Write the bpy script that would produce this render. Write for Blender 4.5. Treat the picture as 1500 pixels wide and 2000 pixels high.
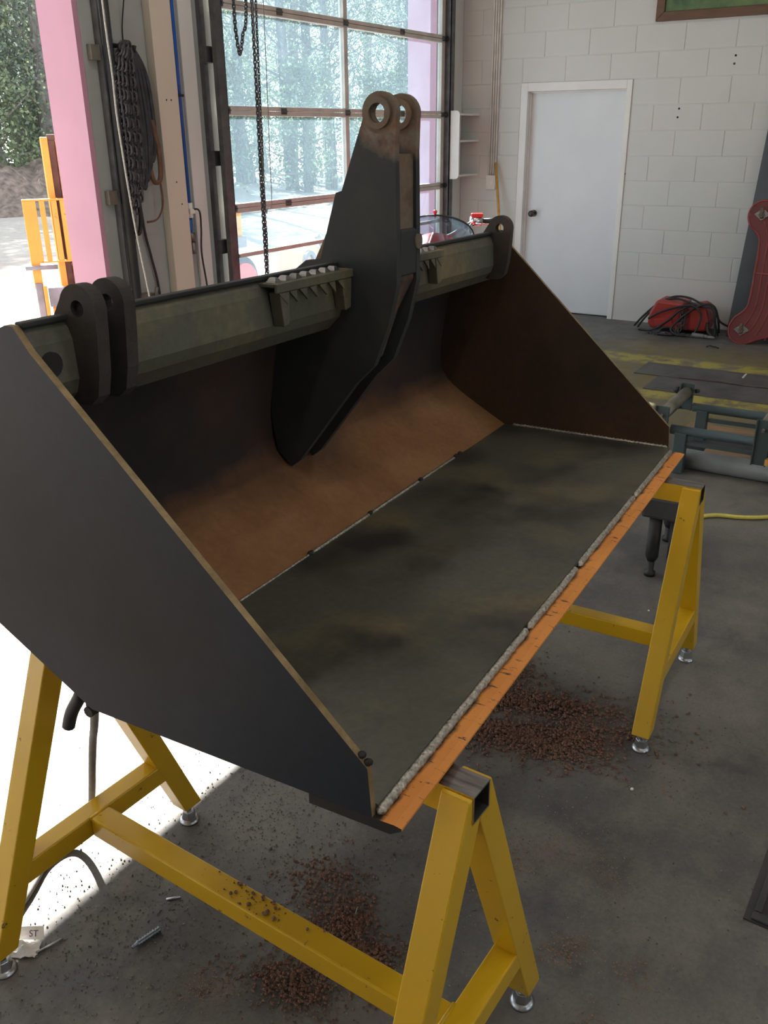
import bpy, bmesh, math, random
from mathutils import Vector, Matrix
random.seed(7)
for o in list(bpy.data.objects): bpy.data.objects.remove(o, do_unlink=True)
S = bpy.context.scene
COL = S.collection
# ------------------------------------------------------------------ camera
YAW, PITCH, ROLL, FPX = 0.5513, 0.4035, -0.0103, 1739.64
fw = Vector((math.cos(PITCH)*math.cos(YAW), math.cos(PITCH)*math.sin(YAW), -math.sin(PITCH)))
rt = Vector((math.sin(YAW), -math.cos(YAW), 0)); up = rt.cross(fw)
r2 = rt*math.cos(ROLL)+up*math.sin(ROLL); u2 = -rt*math.sin(ROLL)+up*math.cos(ROLL)
cam = bpy.data.cameras.new('camera'); cam.sensor_fit = 'VERTICAL'; cam.sensor_height = 36.0
cam.lens = FPX/2000*36.0; cam.clip_start = 0.05; cam.clip_end = 300
co = bpy.data.objects.new('camera', cam); COL.objects.link(co)
co.matrix_world = Matrix(((r2.x, u2.x, -fw.x, 0), (r2.y, u2.y, -fw.y, 0), (r2.z, u2.z, -fw.z, 1.6437), (0, 0, 0, 1)))
S.camera = co
# ------------------------------------------------------------------ sky, sun, exposure
w = bpy.data.worlds.new('sky'); S.world = w; w.use_nodes = True
nt = w.node_tree; bg = nt.nodes['Background']
sky = nt.nodes.new('ShaderNodeTexSky'); sky.sky_type = 'HOSEK_WILKIE'; sky.turbidity = 4.0; sky.ground_albedo = 0.4
SUN_TO = Vector((-0.70, -1.0, -1.003)).normalized()     # direction the sunlight travels
sky.sun_direction = -SUN_TO
mx = nt.nodes.new('ShaderNodeMixRGB'); mx.inputs[0].default_value = 0.55; mx.inputs[2].default_value = (0.86, 0.95, 1.0, 1)
nt.links.new(sky.outputs[0], mx.inputs[1]); nt.links.new(mx.outputs[0], bg.inputs[0]); bg.inputs[1].default_value = 3.3
sl = bpy.data.lights.new('sun', 'SUN'); sl.energy = 30; sl.angle = 0.009; sl.color = (1.0, 0.95, 0.88)
so = bpy.data.objects.new('sun', sl); COL.objects.link(so); so.rotation_euler = SUN_TO.to_track_quat('-Z', 'Y').to_euler()
so.location = (8, 12, 14)
ADDED_LAMP_W = 11.0  # power of each added ceiling lamp
S.view_settings.view_transform = 'Standard'; S.view_settings.look = 'None'
S.view_settings.exposure = 0.0; S.view_settings.gamma = 1.0; S.view_settings.use_curve_mapping = False

# ------------------------------------------------------------------ materials
def nmat(name):
    m = bpy.data.materials.new(name); m.use_nodes = True
    t = m.node_tree; p = t.nodes['Principled BSDF']
    return m, t, p
def c4(c): return (c[0], c[1], c[2], 1)
def noise(t, vec, scale, detail=4, rough=0.55):
    n = t.nodes.new('ShaderNodeTexNoise'); n.inputs['Scale'].default_value = scale
    n.inputs['Detail'].default_value = detail; n.inputs['Roughness'].default_value = rough
    if vec is not None: t.links.new(vec, n.inputs['Vector'])
    return n.outputs['Fac']
def ramp(t, fac, stops):
    r = t.nodes.new('ShaderNodeValToRGB'); e = r.color_ramp.elements
    while len(e) > 1: e.remove(e[0])
    e[0].position = stops[0][0]; e[0].color = c4(stops[0][1])
    for p, c in stops[1:]:
        k = e.new(p); k.color = c4(c)
    t.links.new(fac, r.inputs[0]); return r.outputs[0]
def fr(t, fac, lo, hi):
    r = t.nodes.new('ShaderNodeMapRange'); r.inputs[1].default_value = lo; r.inputs[2].default_value = hi; r.clamp = True
    t.links.new(fac, r.inputs[0]); return r.outputs[0]
def mixc(t, f, a, b):
    m = t.nodes.new('ShaderNodeMixRGB')
    if isinstance(f, (int, float)): m.inputs[0].default_value = f
    else: t.links.new(f, m.inputs[0])
    for i, q in ((1, a), (2, b)):
        if isinstance(q, tuple): m.inputs[i].default_value = c4(q)
        else: t.links.new(q, m.inputs[i])
    return m.outputs[0]
def math_(t, op, a, b=0.0):
    m = t.nodes.new('ShaderNodeMath'); m.operation = op
    for i, q in ((0, a), (1, b)):
        if isinstance(q, (int, float)): m.inputs[i].default_value = q
        else: t.links.new(q, m.inputs[i])
    return m.outputs[0]
def coord(t, kind='Object', scale=None):
    n = t.nodes.new('ShaderNodeTexCoord'); o = n.outputs[kind]
    if kind == 'World':
        pass
    if scale:
        mp = t.nodes.new('ShaderNodeMapping'); mp.inputs['Scale'].default_value = scale
        t.links.new(o, mp.inputs['Vector']); o = mp.outputs[0]
    return o
def worldpos(t):
    return t.nodes.new('ShaderNodeNewGeometry').outputs['Position']
def bump(t, p, h, strength=0.3, dist=0.01):
    b = t.nodes.new('ShaderNodeBump'); b.inputs['Strength'].default_value = strength; b.inputs['Distance'].default_value = dist
    t.links.new(h, b.inputs['Height']); t.links.new(b.outputs[0], p.inputs['Normal'])
def plain(name, c, rough=0.6, metal=0.0, var=0.25, scale=14.0, b=0.0, stops=None, spec=0.5, stretch=None, bscale=None):
    """base colour with two octaves of procedural variation"""
    m, t, p = nmat(name)
    v = coord(t, 'Object', stretch)
    f = noise(t, v, scale, 6)
    if stops is None:
        lo = tuple(x*(1-var) for x in c); hi = tuple(min(1, x*(1+var)) for x in c)
        stops = [(0.3, lo), (0.7, hi)]
    col = ramp(t, f, stops)
    t.links.new(col, p.inputs['Base Color'])
    p.inputs['Roughness'].default_value = rough; p.inputs['Metallic'].default_value = metal
    p.inputs['Specular IOR Level'].default_value = spec
    if b: bump(t, p, noise(t, v, bscale or scale*4, 5), b, 0.004)
    return m
def painted(name, c, chip, scale=30, thr=0.66, rough=0.38, fine=(1, 1, 1)):
    """paint with chips, scuffs and dirt showing the metal under it"""
    m, t, p = nmat(name); v = coord(t)
    f1 = noise(t, v, 3.0, 5); base = ramp(t, f1, [(0.3, tuple(x*0.82 for x in c)), (0.7, c)])
    vs = coord(t, 'Object', fine)
    f2 = noise(t, vs, scale, 8, 0.7); k = fr(t, f2, thr, thr+0.03)
    t.links.new(mixc(t, k, base, chip), p.inputs['Base Color'])
    rr = mixc(t, k, (rough,)*3, (0.8,)*3); t.links.new(rr, p.inputs['Roughness'])
    bump(t, p, f2, 0.06, 0.003)
    return m

M = {}
M['yellow'] = painted('yellow_paint', (0.67, 0.395, 0.012), (0.10, 0.06, 0.03), 26, 0.645, 0.30)
M['bare'] = plain('bare_steel', (0.22, 0.21, 0.20), 0.42, 0.85, 0.5, 22, 0.15, stretch=(4, 0.4, 4))
M['zinc'] = plain('zinc', (0.50, 0.51, 0.53), 0.34, 1.0, 0.15, 40)
M['dark_tube'] = plain('tube_inside', (0.03, 0.028, 0.02), 0.9)
M['weld'] = plain('weld_bead', (0.46, 0.44, 0.39), 0.38, 0.85, 0.5, 160, 0.6, bscale=240)
M['burnt'] = plain('burnt_steel', (0.02, 0.018, 0.016), 0.7, 0.2)

def rusty(name, base, rust, scale=3.0, lo=0.4, hi=0.62, rough=0.7, metal=0.25, b=0.2, dark=(0.012, 0.011, 0.011), dscale=1.7, dlo=0.5, dhi=0.7):
    m, t, p = nmat(name); v = coord(t)
    f = noise(t, v, scale, 9, 0.62)
    col = mixc(t, fr(t, f, lo, hi), base, rust)
    f2 = noise(t, coord(t, 'Object', (1, 1, 1.3)), dscale, 6)
    col = mixc(t, fr(t, f2, dlo, dhi), col, dark)
    f3 = noise(t, v, 60, 6, 0.7)
    col2 = t.nodes.new('ShaderNodeMixRGB'); col2.blend_type = 'MULTIPLY'; col2.inputs[0].default_value = 0.6
    t.links.new(col, col2.inputs[1]); t.links.new(ramp(t, f3, [(0.3, (0.6, 0.6, 0.6)), (0.7, (1.15, 1.12, 1.1))]), col2.inputs[2])
    t.links.new(col2.outputs[0], p.inputs['Base Color'])
    p.inputs['Roughness'].default_value = rough; p.inputs['Metallic'].default_value = metal
    bump(t, p, f3, b, 0.003)
    return m
M['plate_out'] = rusty('side_plate_steel', (0.016, 0.021, 0.031), (0.024, 0.026, 0.030), 2.5, 0.55, 0.8, 0.50, 0.0, 0.05)
M['plate_out'].node_tree.nodes['Principled BSDF'].inputs['Specular IOR Level'].default_value = 0.28
M['plate_in'] = rusty('side_plate_rust', (0.050, 0.028, 0.016), (0.095, 0.045, 0.020), 3.0, 0.4, 0.7, 0.65, 0.1, 0.12, dlo=0.52, dhi=0.85)
M['edge_brass'] = rusty('cut_edge_steel', (0.20, 0.14, 0.065), (0.33, 0.24, 0.12), 18, 0.4, 0.6, 0.5, 0.4, 0.3, dark=(0.06, 0.045, 0.03), dscale=9, dlo=0.6, dhi=0.75)
M['floor_steel'] = rusty('mill_scale_steel', (0.092, 0.092, 0.072), (0.150, 0.128, 0.072), 2.6, 0.46, 0.64, 0.42, 0.15, 0.08, dark=(0.034, 0.034, 0.030), dscale=2.9, dlo=0.46, dhi=0.62)
def heel_mat():
    m, t, p = nmat('heel_and_back_rust'); v = coord(t); sx = t.nodes.new('ShaderNodeSeparateXYZ'); t.links.new(v, sx.inputs[0])
    n1 = noise(t, v, 5, 8, 0.6); n2 = noise(t, v, 2.2, 6); n3 = noise(t, v, 60, 6, 0.7)
    low = mixc(t, fr(t, n1, 0.4, 0.75), (0.215, 0.096, 0.034), (0.29, 0.150, 0.062))
    low = mixc(t, fr(t, n2, 0.56, 0.85), low, (0.12, 0.060, 0.026))
    hi = mixc(t, fr(t, n1, 0.35, 0.65), (0.034, 0.019, 0.014), (0.052, 0.026, 0.017))
    hi = mixc(t, fr(t, n2, 0.44, 0.60), hi, (0.014, 0.012, 0.012))
    k = fr(t, math_(t, 'ADD', sx.outputs[2], math_(t, 'MULTIPLY', math_(t, 'SUBTRACT', n2, 0.5), 0.22)), 0.085, 0.185)
    col = mixc(t, k, low, hi)
    c2 = t.nodes.new('ShaderNodeMixRGB'); c2.blend_type = 'MULTIPLY'; c2.inputs[0].default_value = 0.5
    t.links.new(col, c2.inputs[1]); t.links.new(ramp(t, n3, [(0.3, (0.65, 0.65, 0.65)), (0.7, (1.15, 1.12, 1.1))]), c2.inputs[2])
    t.links.new(c2.outputs[0], p.inputs['Base Color']); p.inputs['Roughness'].default_value = 0.85; bump(t, p, n3, 0.2, 0.003)
    return m
M['heel_rust'] = heel_mat()
M['rail_steel'] = rusty('rail_paint', (0.105, 0.105, 0.078), (0.20, 0.155, 0.085), 4.0, 0.52, 0.68, 0.6, 0.15, 0.15, dark=(0.05, 0.05, 0.042), dscale=3.0, dlo=0.52, dhi=0.75)
M['mast_steel'] = rusty('mast_paint', (0.027, 0.030, 0.030), (0.050, 0.040, 0.030), 3.0, 0.5, 0.8, 0.6, 0.1, 0.15)
M['mast_rust'] = rusty('mast_rust', (0.165, 0.130, 0.098), (0.19, 0.115, 0.072), 9, 0.4, 0.6, 0.9, 0.0, 0.6, dark=(0.05, 0.026, 0.02), dscale=7, dlo=0.55, dhi=0.7)
M['ear_steel'] = rusty('ear_steel', (0.040, 0.034, 0.030), (0.09, 0.055, 0.032), 8, 0.5, 0.75, 0.85, 0.0, 0.5)

def mast_plate_mat():
    m, t, p = nmat('mast_plate_paint_and_rust'); v = coord(t); sx = t.nodes.new('ShaderNodeSeparateXYZ'); t.links.new(v, sx.inputs[0])
    n1 = noise(t, v, 26, 9, 0.7); n2 = noise(t, v, 9, 7, 0.6); n3 = noise(t, v, 70, 6, 0.7)
    paint = mixc(t, fr(t, n2, 0.45, 0.65), (0.026, 0.029, 0.029), (0.038, 0.038, 0.032))
    rust = mixc(t, fr(t, n1, 0.42, 0.60), (0.185, 0.148, 0.115), (0.17, 0.085, 0.045)); rust = mixc(t, fr(t, n2, 0.56, 0.66), rust, (0.075, 0.050, 0.040))
    h = math_(t, 'ADD', sx.outputs[2], math_(t, 'MULTIPLY', math_(t, 'SUBTRACT', n2, 0.5), 0.16))
    h = math_(t, 'SUBTRACT', h, math_(t, 'MULTIPLY', math_(t, 'SUBTRACT', sx.outputs[1], 0.513), 0.5))
    t.links.new(mixc(t, fr(t, h, 0.845, 0.880), paint, rust), p.inputs['Base Color']); p.inputs['Roughness'].default_value = 0.75
    bump(t, p, n3, 0.3, 0.003)
    return m
M['mast_plate'] = mast_plate_mat()
def cutting_edge_mat():
    m, t, p = nmat('cutting_edge_orange'); v = coord(t)
    sx = t.nodes.new('ShaderNodeSeparateXYZ'); t.links.new(v, sx.inputs[0])
    n1 = noise(t, v, 22, 6); wob = math_(t, 'MULTIPLY', math_(t, 'SUBTRACT', n1, 0.5), 0.03)
    k = fr(t, math_(t, 'ADD', sx.outputs[1], wob), 0.027, 0.036)          # paint burnt off beside the weld
    base = ramp(t, noise(t, v, 6, 5), [(0.3, (0.60, 0.205, 0.030)), (0.7, (0.74, 0.300, 0.060))])
    sc = noise(t, coord(t, 'Object', (26, 7, 7)), 3.2, 9, 0.75); kk = fr(t, sc, 0.585, 0.605)
    col = mixc(t, kk, base, (0.06, 0.03, 0.022)); col = mixc(t, k, col, (0.028, 0.025, 0.018))
    t.links.new(col, p.inputs['Base Color']); p.inputs['Roughness'].default_value = 0.55
    bump(t, p, sc, 0.1, 0.002)
    return m
M['cut_edge'] = cutting_edge_mat()

def floor_mat():
    m, t, p = nmat('workshop_concrete'); v = worldpos(t)
    sx = t.nodes.new('ShaderNodeSeparateXYZ'); t.links.new(v, sx.inputs[0]); X, Y = sx.outputs[0], sx.outputs[1]
    n1 = noise(t, v, 1.3, 8, 0.6); n2 = noise(t, v, 7, 8, 0.65); n3 = noise(t, v, 90, 4, 0.7); n4 = noise(t, v, 0.55, 4)
    col = ramp(t, n1, [(0.36, (0.078, 0.077, 0.077)), (0.5, (0.118, 0.114, 0.106)), (0.64, (0.168, 0.158, 0.140))])
    col = mixc(t, fr(t, n2, 0.56, 0.80), col, (0.18, 0.155, 0.125))
    col = mixc(t, fr(t, n2, 0.44, 0.26), col, (0.052, 0.050, 0.050))
    n5 = noise(t, v, 2.1, 9, 0.68); col = mixc(t, math_(t, 'MULTIPLY', fr(t, n5, 0.47, 0.62), 0.8), col, (0.195, 0.178, 0.150))
    # reddish clay dust tracked over the floor by the open door
    kd = math_(t, 'MULTIPLY', fr(t, Y, 1.25, 2.3), fr(t, n2, 0.35, 0.65)); kd = math_(t, 'MULTIPLY', kd, fr(t, X, 5.5, 3.5))
    col = mixc(t, kd, col, (0.165, 0.120, 0.090))
    # old yellow paint lane along the block wall, worn through
    wob = math_(t, 'MULTIPLY', math_(t, 'SUBTRACT', noise(t, v, 4, 6), 0.5), 0.5)
    xx = math_(t, 'ADD', X, math_(t, 'MULTIPLY', wob, 0.35))
    lane = math_(t, 'MULTIPLY', fr(t, xx, 5.02, 5.10), fr(t, xx, 7.62, 7.25))
    lane = math_(t, 'MULTIPLY', lane, fr(t, math_(t, 'ADD', Y, wob), 2.35, 2.1))
    worn = fr(t, math_(t, 'ADD', n2, math_(t, 'MULTIPLY', n4, 0.5)), 0.60, 0.84)
    worn = math_(t, 'ADD', math_(t, 'MULTIPLY', worn, 0.65), 0.28)
    stripe = math_(t, 'MULTIPLY', fr(t, xx, 6.72, 6.80), fr(t, xx, 7.06, 6.98)); stripe2 = math_(t, 'MULTIPLY', fr(t, xx, 5.80, 5.87), fr(t, xx, 6.07, 6.0))
    pure = math_(t, 'MULTIPLY', math_(t, 'MAXIMUM', stripe, stripe2), fr(t, n2, 0.36, 0.52))
    ycol = mixc(t, pure, (0.205, 0.165, 0.062), (0.44, 0.37, 0.075))
    col = mixc(t, math_(t, 'MULTIPLY', lane, math_(t, 'MAXIMUM', worn, math_(t, 'MULTIPLY', pure, 0.95))), col, ycol)
    g = t.nodes.new('ShaderNodeMixRGB'); g.blend_type = 'MULTIPLY'; g.inputs[0].default_value = 0.55
    t.links.new(col, g.inputs[1]); t.links.new(ramp(t, n3, [(0.3, (0.62, 0.62, 0.62)), (0.65, (1.1, 1.1, 1.1))]), g.inputs[2])
    t.links.new(g.outputs[0], p.inputs['Base Color'])
    rr = ramp(t, n2, [(0.3, (0.42,)*3), (0.7, (0.72,)*3)]); t.links.new(rr, p.inputs['Roughness'])
    bump(t, p, n3, 0.12, 0.003)
    return m
M['floor'] = floor_mat()

def wallpaint(name, c, tint=0.1):
    m, t, p = nmat(name); v = worldpos(t)
    f = noise(t, v, 1.6, 6); f2 = noise(t, v, 55, 5, 0.65)
    col = ramp(t, f, [(0.3, tuple(x*(1-tint) for x in c)), (0.7, c)])
    t.links.new(col, p.inputs['Base Color']); p.inputs['Roughness'].default_value = 0.62
    bump(t, p, f2, 0.22, 0.003)
    return m
M['block'] = wallpaint('white_block_paint', (0.66, 0.66, 0.63), 0.06)
M['wall_white'] = wallpaint('white_wall_paint', (0.69, 0.70, 0.67))
M['pillar'] = wallpaint('grey_pillar_paint', (0.37, 0.385, 0.365), 0.25)
M['cream'] = wallpaint('cream_paint', (0.62, 0.55, 0.45), 0.05)
M['door'] = plain('door_paint', (0.72, 0.74, 0.76), 0.42, 0, 0.03, 3, 0.02)
M['trimw'] = plain('trim_paint', (0.78, 0.77, 0.74), 0.45, 0, 0.05, 4)
M['pink'] = plain('pink_exterior_paint', (0.50, 0.255, 0.345), 0.55, 0, 0.06, 2)
M['ceiling'] = wallpaint('ceiling_paint', (0.66, 0.65, 0.62))
M['alu'] = plain('door_aluminium', (0.60, 0.56, 0.51), 0.42, 0.25, 0.12, 10)
M['track'] = plain('galvanised_track', (0.13, 0.13, 0.13), 0.5, 0.6, 0.3, 12)
M['dark_metal'] = plain('dark_iron', (0.035, 0.033, 0.034), 0.6, 0.4, 0.4, 20)
M['chain'] = plain('chain_steel', (0.10, 0.10, 0.105), 0.45, 0.7, 0.4, 60)
M['strap'] = plain('black_strap', (0.035, 0.036, 0.042), 0.85, 0, 0.4, 20, 0.2)
M['leather'] = plain('brown_strap', (0.13, 0.06, 0.035), 0.7, 0, 0.3, 20)
M['rope'] = plain('grey_rope', (0.52, 0.50, 0.46), 0.9, 0, 0.25, 90, 0.5)
M['blue'] = plain('blue_pipe', (0.012, 0.10, 0.42), 0.4, 0, 0.2, 8)
M['pvc'] = plain('white_pvc', (0.70, 0.68, 0.63), 0.5, 0, 0.08, 10)
M['black_rubber'] = plain('black_rubber', (0.02, 0.02, 0.021), 0.55, 0, 0.3, 30)
M['grey_hose'] = plain('grey_hose', (0.20, 0.19, 0.18), 0.6, 0, 0.2, 20)
M['yellow_hose'] = plain('yellow_hose', (0.62, 0.52, 0.10), 0.5, 0, 0.15, 20)
M['wood_stick'] = plain('varnished_wood', (0.60, 0.31, 0.06), 0.45, 0, 0.25, 12, stretch=(8, 8, 0.6))
M['plank'] = plain('wood_plank', (0.26, 0.16, 0.085), 0.8, 0, 0.35, 9, 0.2, stretch=(9, 0.7, 9))
M['teal'] = painted('teal_paint', (0.055, 0.080, 0.080), (0.05, 0.04, 0.03), 30, 0.68, 0.5)
M['roller'] = plain('dusty_roller_steel', (0.20, 0.185, 0.15), 0.45, 0.6, 0.3, 8)
M['channel'] = plain('dark_channel', (0.045, 0.046, 0.055), 0.6, 0.3, 0.3, 9)
M['pipe'] = plain('grey_pipe', (0.22, 0.22, 0.205), 0.55, 0.2, 0.2, 6)
M['redp'] = painted('red_casting', (0.175, 0.028, 0.028), (0.12, 0.05, 0.04), 24, 0.70, 0.5)
M['redrib'] = plain('red_rib_paint', (0.27, 0.045, 0.042), 0.5, 0, 0.25, 10)
M['red_hoist'] = painted('red_enamel', (0.40, 0.040, 0.030), (0.06, 0.02, 0.02), 14, 0.64, 0.42)
M['red_dark'] = plain('dark_red_metal', (0.16, 0.03, 0.028), 0.5, 0, 0.3, 14)
M['panel'] = plain('dark_panel', (0.085, 0.092, 0.105), 0.6, 0, 0.2, 2)
M['plate_floor'] = plain('steel_floor_plate', (0.115, 0.110, 0.108), 0.6, 0.3, 0.35, 5, 0.1)
M['mat_dark'] = plain('black_cover', (0.045, 0.043, 0.042), 0.75, 0, 0.35, 9, 0.2)
M['frame_wood'] = plain('brown_frame', (0.13, 0.065, 0.035), 0.5, 0, 0.2, 8, stretch=(6, 1, 6))
def picture_mat():
    m, t, p = nmat('green_picture'); v = coord(t)
    c = ramp(t, noise(t, v, 6, 8, 0.6), [(0.3, (0.05, 0.11, 0.045)), (0.5, (0.11, 0.19, 0.075)), (0.7, (0.16, 0.24, 0.07))])
    t.links.new(c, p.inputs['Base Color']); p.inputs['Roughness'].default_value = 0.3
    return m
M['picture'] = picture_mat()
M['knob'] = plain('bronze_knob', (0.10, 0.085, 0.07), 0.35, 0.8, 0.2, 10)
M['white_plastic'] = plain('white_plastic', (0.74, 0.73, 0.70), 0.45, 0, 0.04, 6)
M['red_plastic'] = plain('red_plastic', (0.72, 0.05, 0.05), 0.35, 0, 0.1, 6)
M['black_plastic'] = plain('black_plastic', (0.025, 0.025, 0.027), 0.45, 0, 0.3, 12)
M['chrome'] = plain('chrome', (0.75, 0.75, 0.76), 0.15, 1.0, 0.05, 10)
M['paper'] = plain('white_paper', (0.80, 0.78, 0.75), 0.8, 0, 0.06, 20, 0.2)
M['print'] = plain('purple_print', (0.16, 0.05, 0.14), 0.7)
M['steel_blue'] = plain('blued_steel', (0.22, 0.26, 0.32), 0.3, 0.9, 0.3, 60)
M['orange_out'] = painted('orange_machine_paint', (0.74, 0.34, 0.055), (0.16, 0.08, 0.05), 9, 0.62, 0.5)
M['iron_out'] = plain('brown_iron', (0.12, 0.075, 0.06), 0.7, 0.2, 0.4, 6)
M['grey_out'] = plain('grey_machine_steel', (0.24, 0.24, 0.27), 0.6, 0.2, 0.25, 5)
M['beige_out'] = plain('beige_machine_paint', (0.66, 0.48, 0.30), 0.6, 0, 0.1, 4)
M['tyre'] = plain('tyre_rubber', (0.035, 0.034, 0.036), 0.85, 0, 0.3, 12, 0.2)
M['bark'] = plain('bark', (0.22, 0.205, 0.195), 0.95, 0, 0.4, 6, 0.5, stretch=(2, 2, 0.4))
def leaf_mat(name, c, tr):
    m, t, p = nmat(name); t.nodes.remove(p)
    v = worldpos(t); f = noise(t, v, 1.2, 4)
    col = ramp(t, f, [(0.3, tuple(x*0.7 for x in c)), (0.7, tuple(x*1.25 for x in c))])
    d = t.nodes.new('ShaderNodeBsdfDiffuse'); x = t.nodes.new('ShaderNodeBsdfTranslucent'); a = t.nodes.new('ShaderNodeMixShader')
    a.inputs[0].default_value = tr
    t.links.new(col, d.inputs[0]); t.links.new(col, x.inputs[0]); t.links.new(d.outputs[0], a.inputs[1]); t.links.new(x.outputs[0], a.inputs[2])
    t.links.new(a.outputs[0], t.nodes['Material Output'].inputs[0])
    return m
M['leaf_a'] = leaf_mat('pine_leaf', (0.19, 0.235, 0.20), 0.42)  # leaf colours lightened and greyed to stand for hazy air
M['leaf_b'] = leaf_mat('pale_leaf', (0.27, 0.33, 0.21), 0.45)
def ground_mat():
    m, t, p = nmat('clay_yard'); v = worldpos(t)
    f = noise(t, v, 0.35, 6); f2 = noise(t, v, 6, 8, 0.7)
    col = ramp(t, f, [(0.3, (0.42, 0.36, 0.32)), (0.7, (0.49, 0.44, 0.40))])
    col = mixc(t, fr(t, f2, 0.55, 0.75), col, (0.27, 0.22, 0.20))
    t.links.new(col, p.inputs['Base Color']); p.inputs['Roughness'].default_value = 0.95; bump(t, p, f2, 0.4, 0.03)
    return m
M['ground'] = ground_mat()
M['mound'] = plain('brown_leaf_litter', (0.20, 0.15, 0.125), 0.95, 0, 0.5, 7, 0.6)
def dirt_mat(name, a, b):
    m, t, p = nmat(name); v = worldpos(t)
    wn = t.nodes.new('ShaderNodeTexWhiteNoise'); 
    s = t.nodes.new('ShaderNodeVectorMath'); s.operation = 'SNAP'; s.inputs[1].default_value = (0.006, 0.006, 0.006)
    t.links.new(v, s.inputs[0]); t.links.new(s.outputs[0], wn.inputs[0])
    t.links.new(mixc(t, wn.outputs['Value'], a, b), p.inputs['Base Color']); p.inputs['Roughness'].default_value = 0.95
    return m
M['dirt_red'] = dirt_mat('red_clay_grains', (0.105, 0.055, 0.040), (0.25, 0.135, 0.092))
M['dirt_tan'] = dirt_mat('tan_clay_grains', (0.19, 0.115, 0.070), (0.33, 0.215, 0.14))
M['grit'] = dirt_mat('grey_grit', (0.075, 0.070, 0.066), (0.26, 0.23, 0.20))
def glass_mat(name, dust, tint):
    m, t, p = nmat(name); t.nodes.remove(p)
    tr = t.nodes.new('ShaderNodeBsdfTransparent'); tr.inputs[0].default_value = c4(tint)
    gl = t.nodes.new('ShaderNodeBsdfGlossy'); gl.inputs['Roughness'].default_value = 0.03
    du = t.nodes.new('ShaderNodeBsdfTranslucent'); du.inputs[0].default_value = (0.62, 0.82, 1.0, 1)  # dust film tinted blue so it also lays a hazy veil
    lw = t.nodes.new('ShaderNodeLayerWeight'); lw.inputs[0].default_value = 0.5
    fz = math_(t, 'ADD', math_(t, 'MULTIPLY', math_(t, 'POWER', lw.outputs['Facing'], 4.0), 0.6), 0.03)
    a = t.nodes.new('ShaderNodeMixShader'); b = t.nodes.new('ShaderNodeMixShader')
    v = worldpos(t); f = noise(t, v, 3.0, 8, 0.7)
    k = fr(t, f, 0.25, 0.8); k = math_(t, 'MULTIPLY', math_(t, 'ADD', math_(t, 'MULTIPLY', k, 0.5), 0.75), dust)
    t.links.new(k, a.inputs[0]); t.links.new(tr.outputs[0], a.inputs[1]); t.links.new(du.outputs[0], a.inputs[2])
    t.links.new(fz, b.inputs[0]); t.links.new(a.outputs[0], b.inputs[1]); t.links.new(gl.outputs[0], b.inputs[2])
    t.links.new(b.outputs[0], t.nodes['Material Output'].inputs[0])
    return m
def added_lamp_mat():
    m, t, p = nmat('added_lamp_diffuser'); p.inputs['Base Color'].default_value = (0.9, 0.9, 0.9, 1)
    p.inputs['Emission Color'].default_value = (1.0, 0.97, 0.92, 1); p.inputs['Emission Strength'].default_value = 3.0
    return m
M['lamp'] = added_lamp_mat()  # glowing cover of the added ceiling lamps
M['glass'] = glass_mat('dusty_haze_glass', 0.042, (0.82, 0.91, 0.95))
M['windshield'] = glass_mat('clear_plastic', 0.05, (0.72, 0.78, 0.82))

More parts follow.
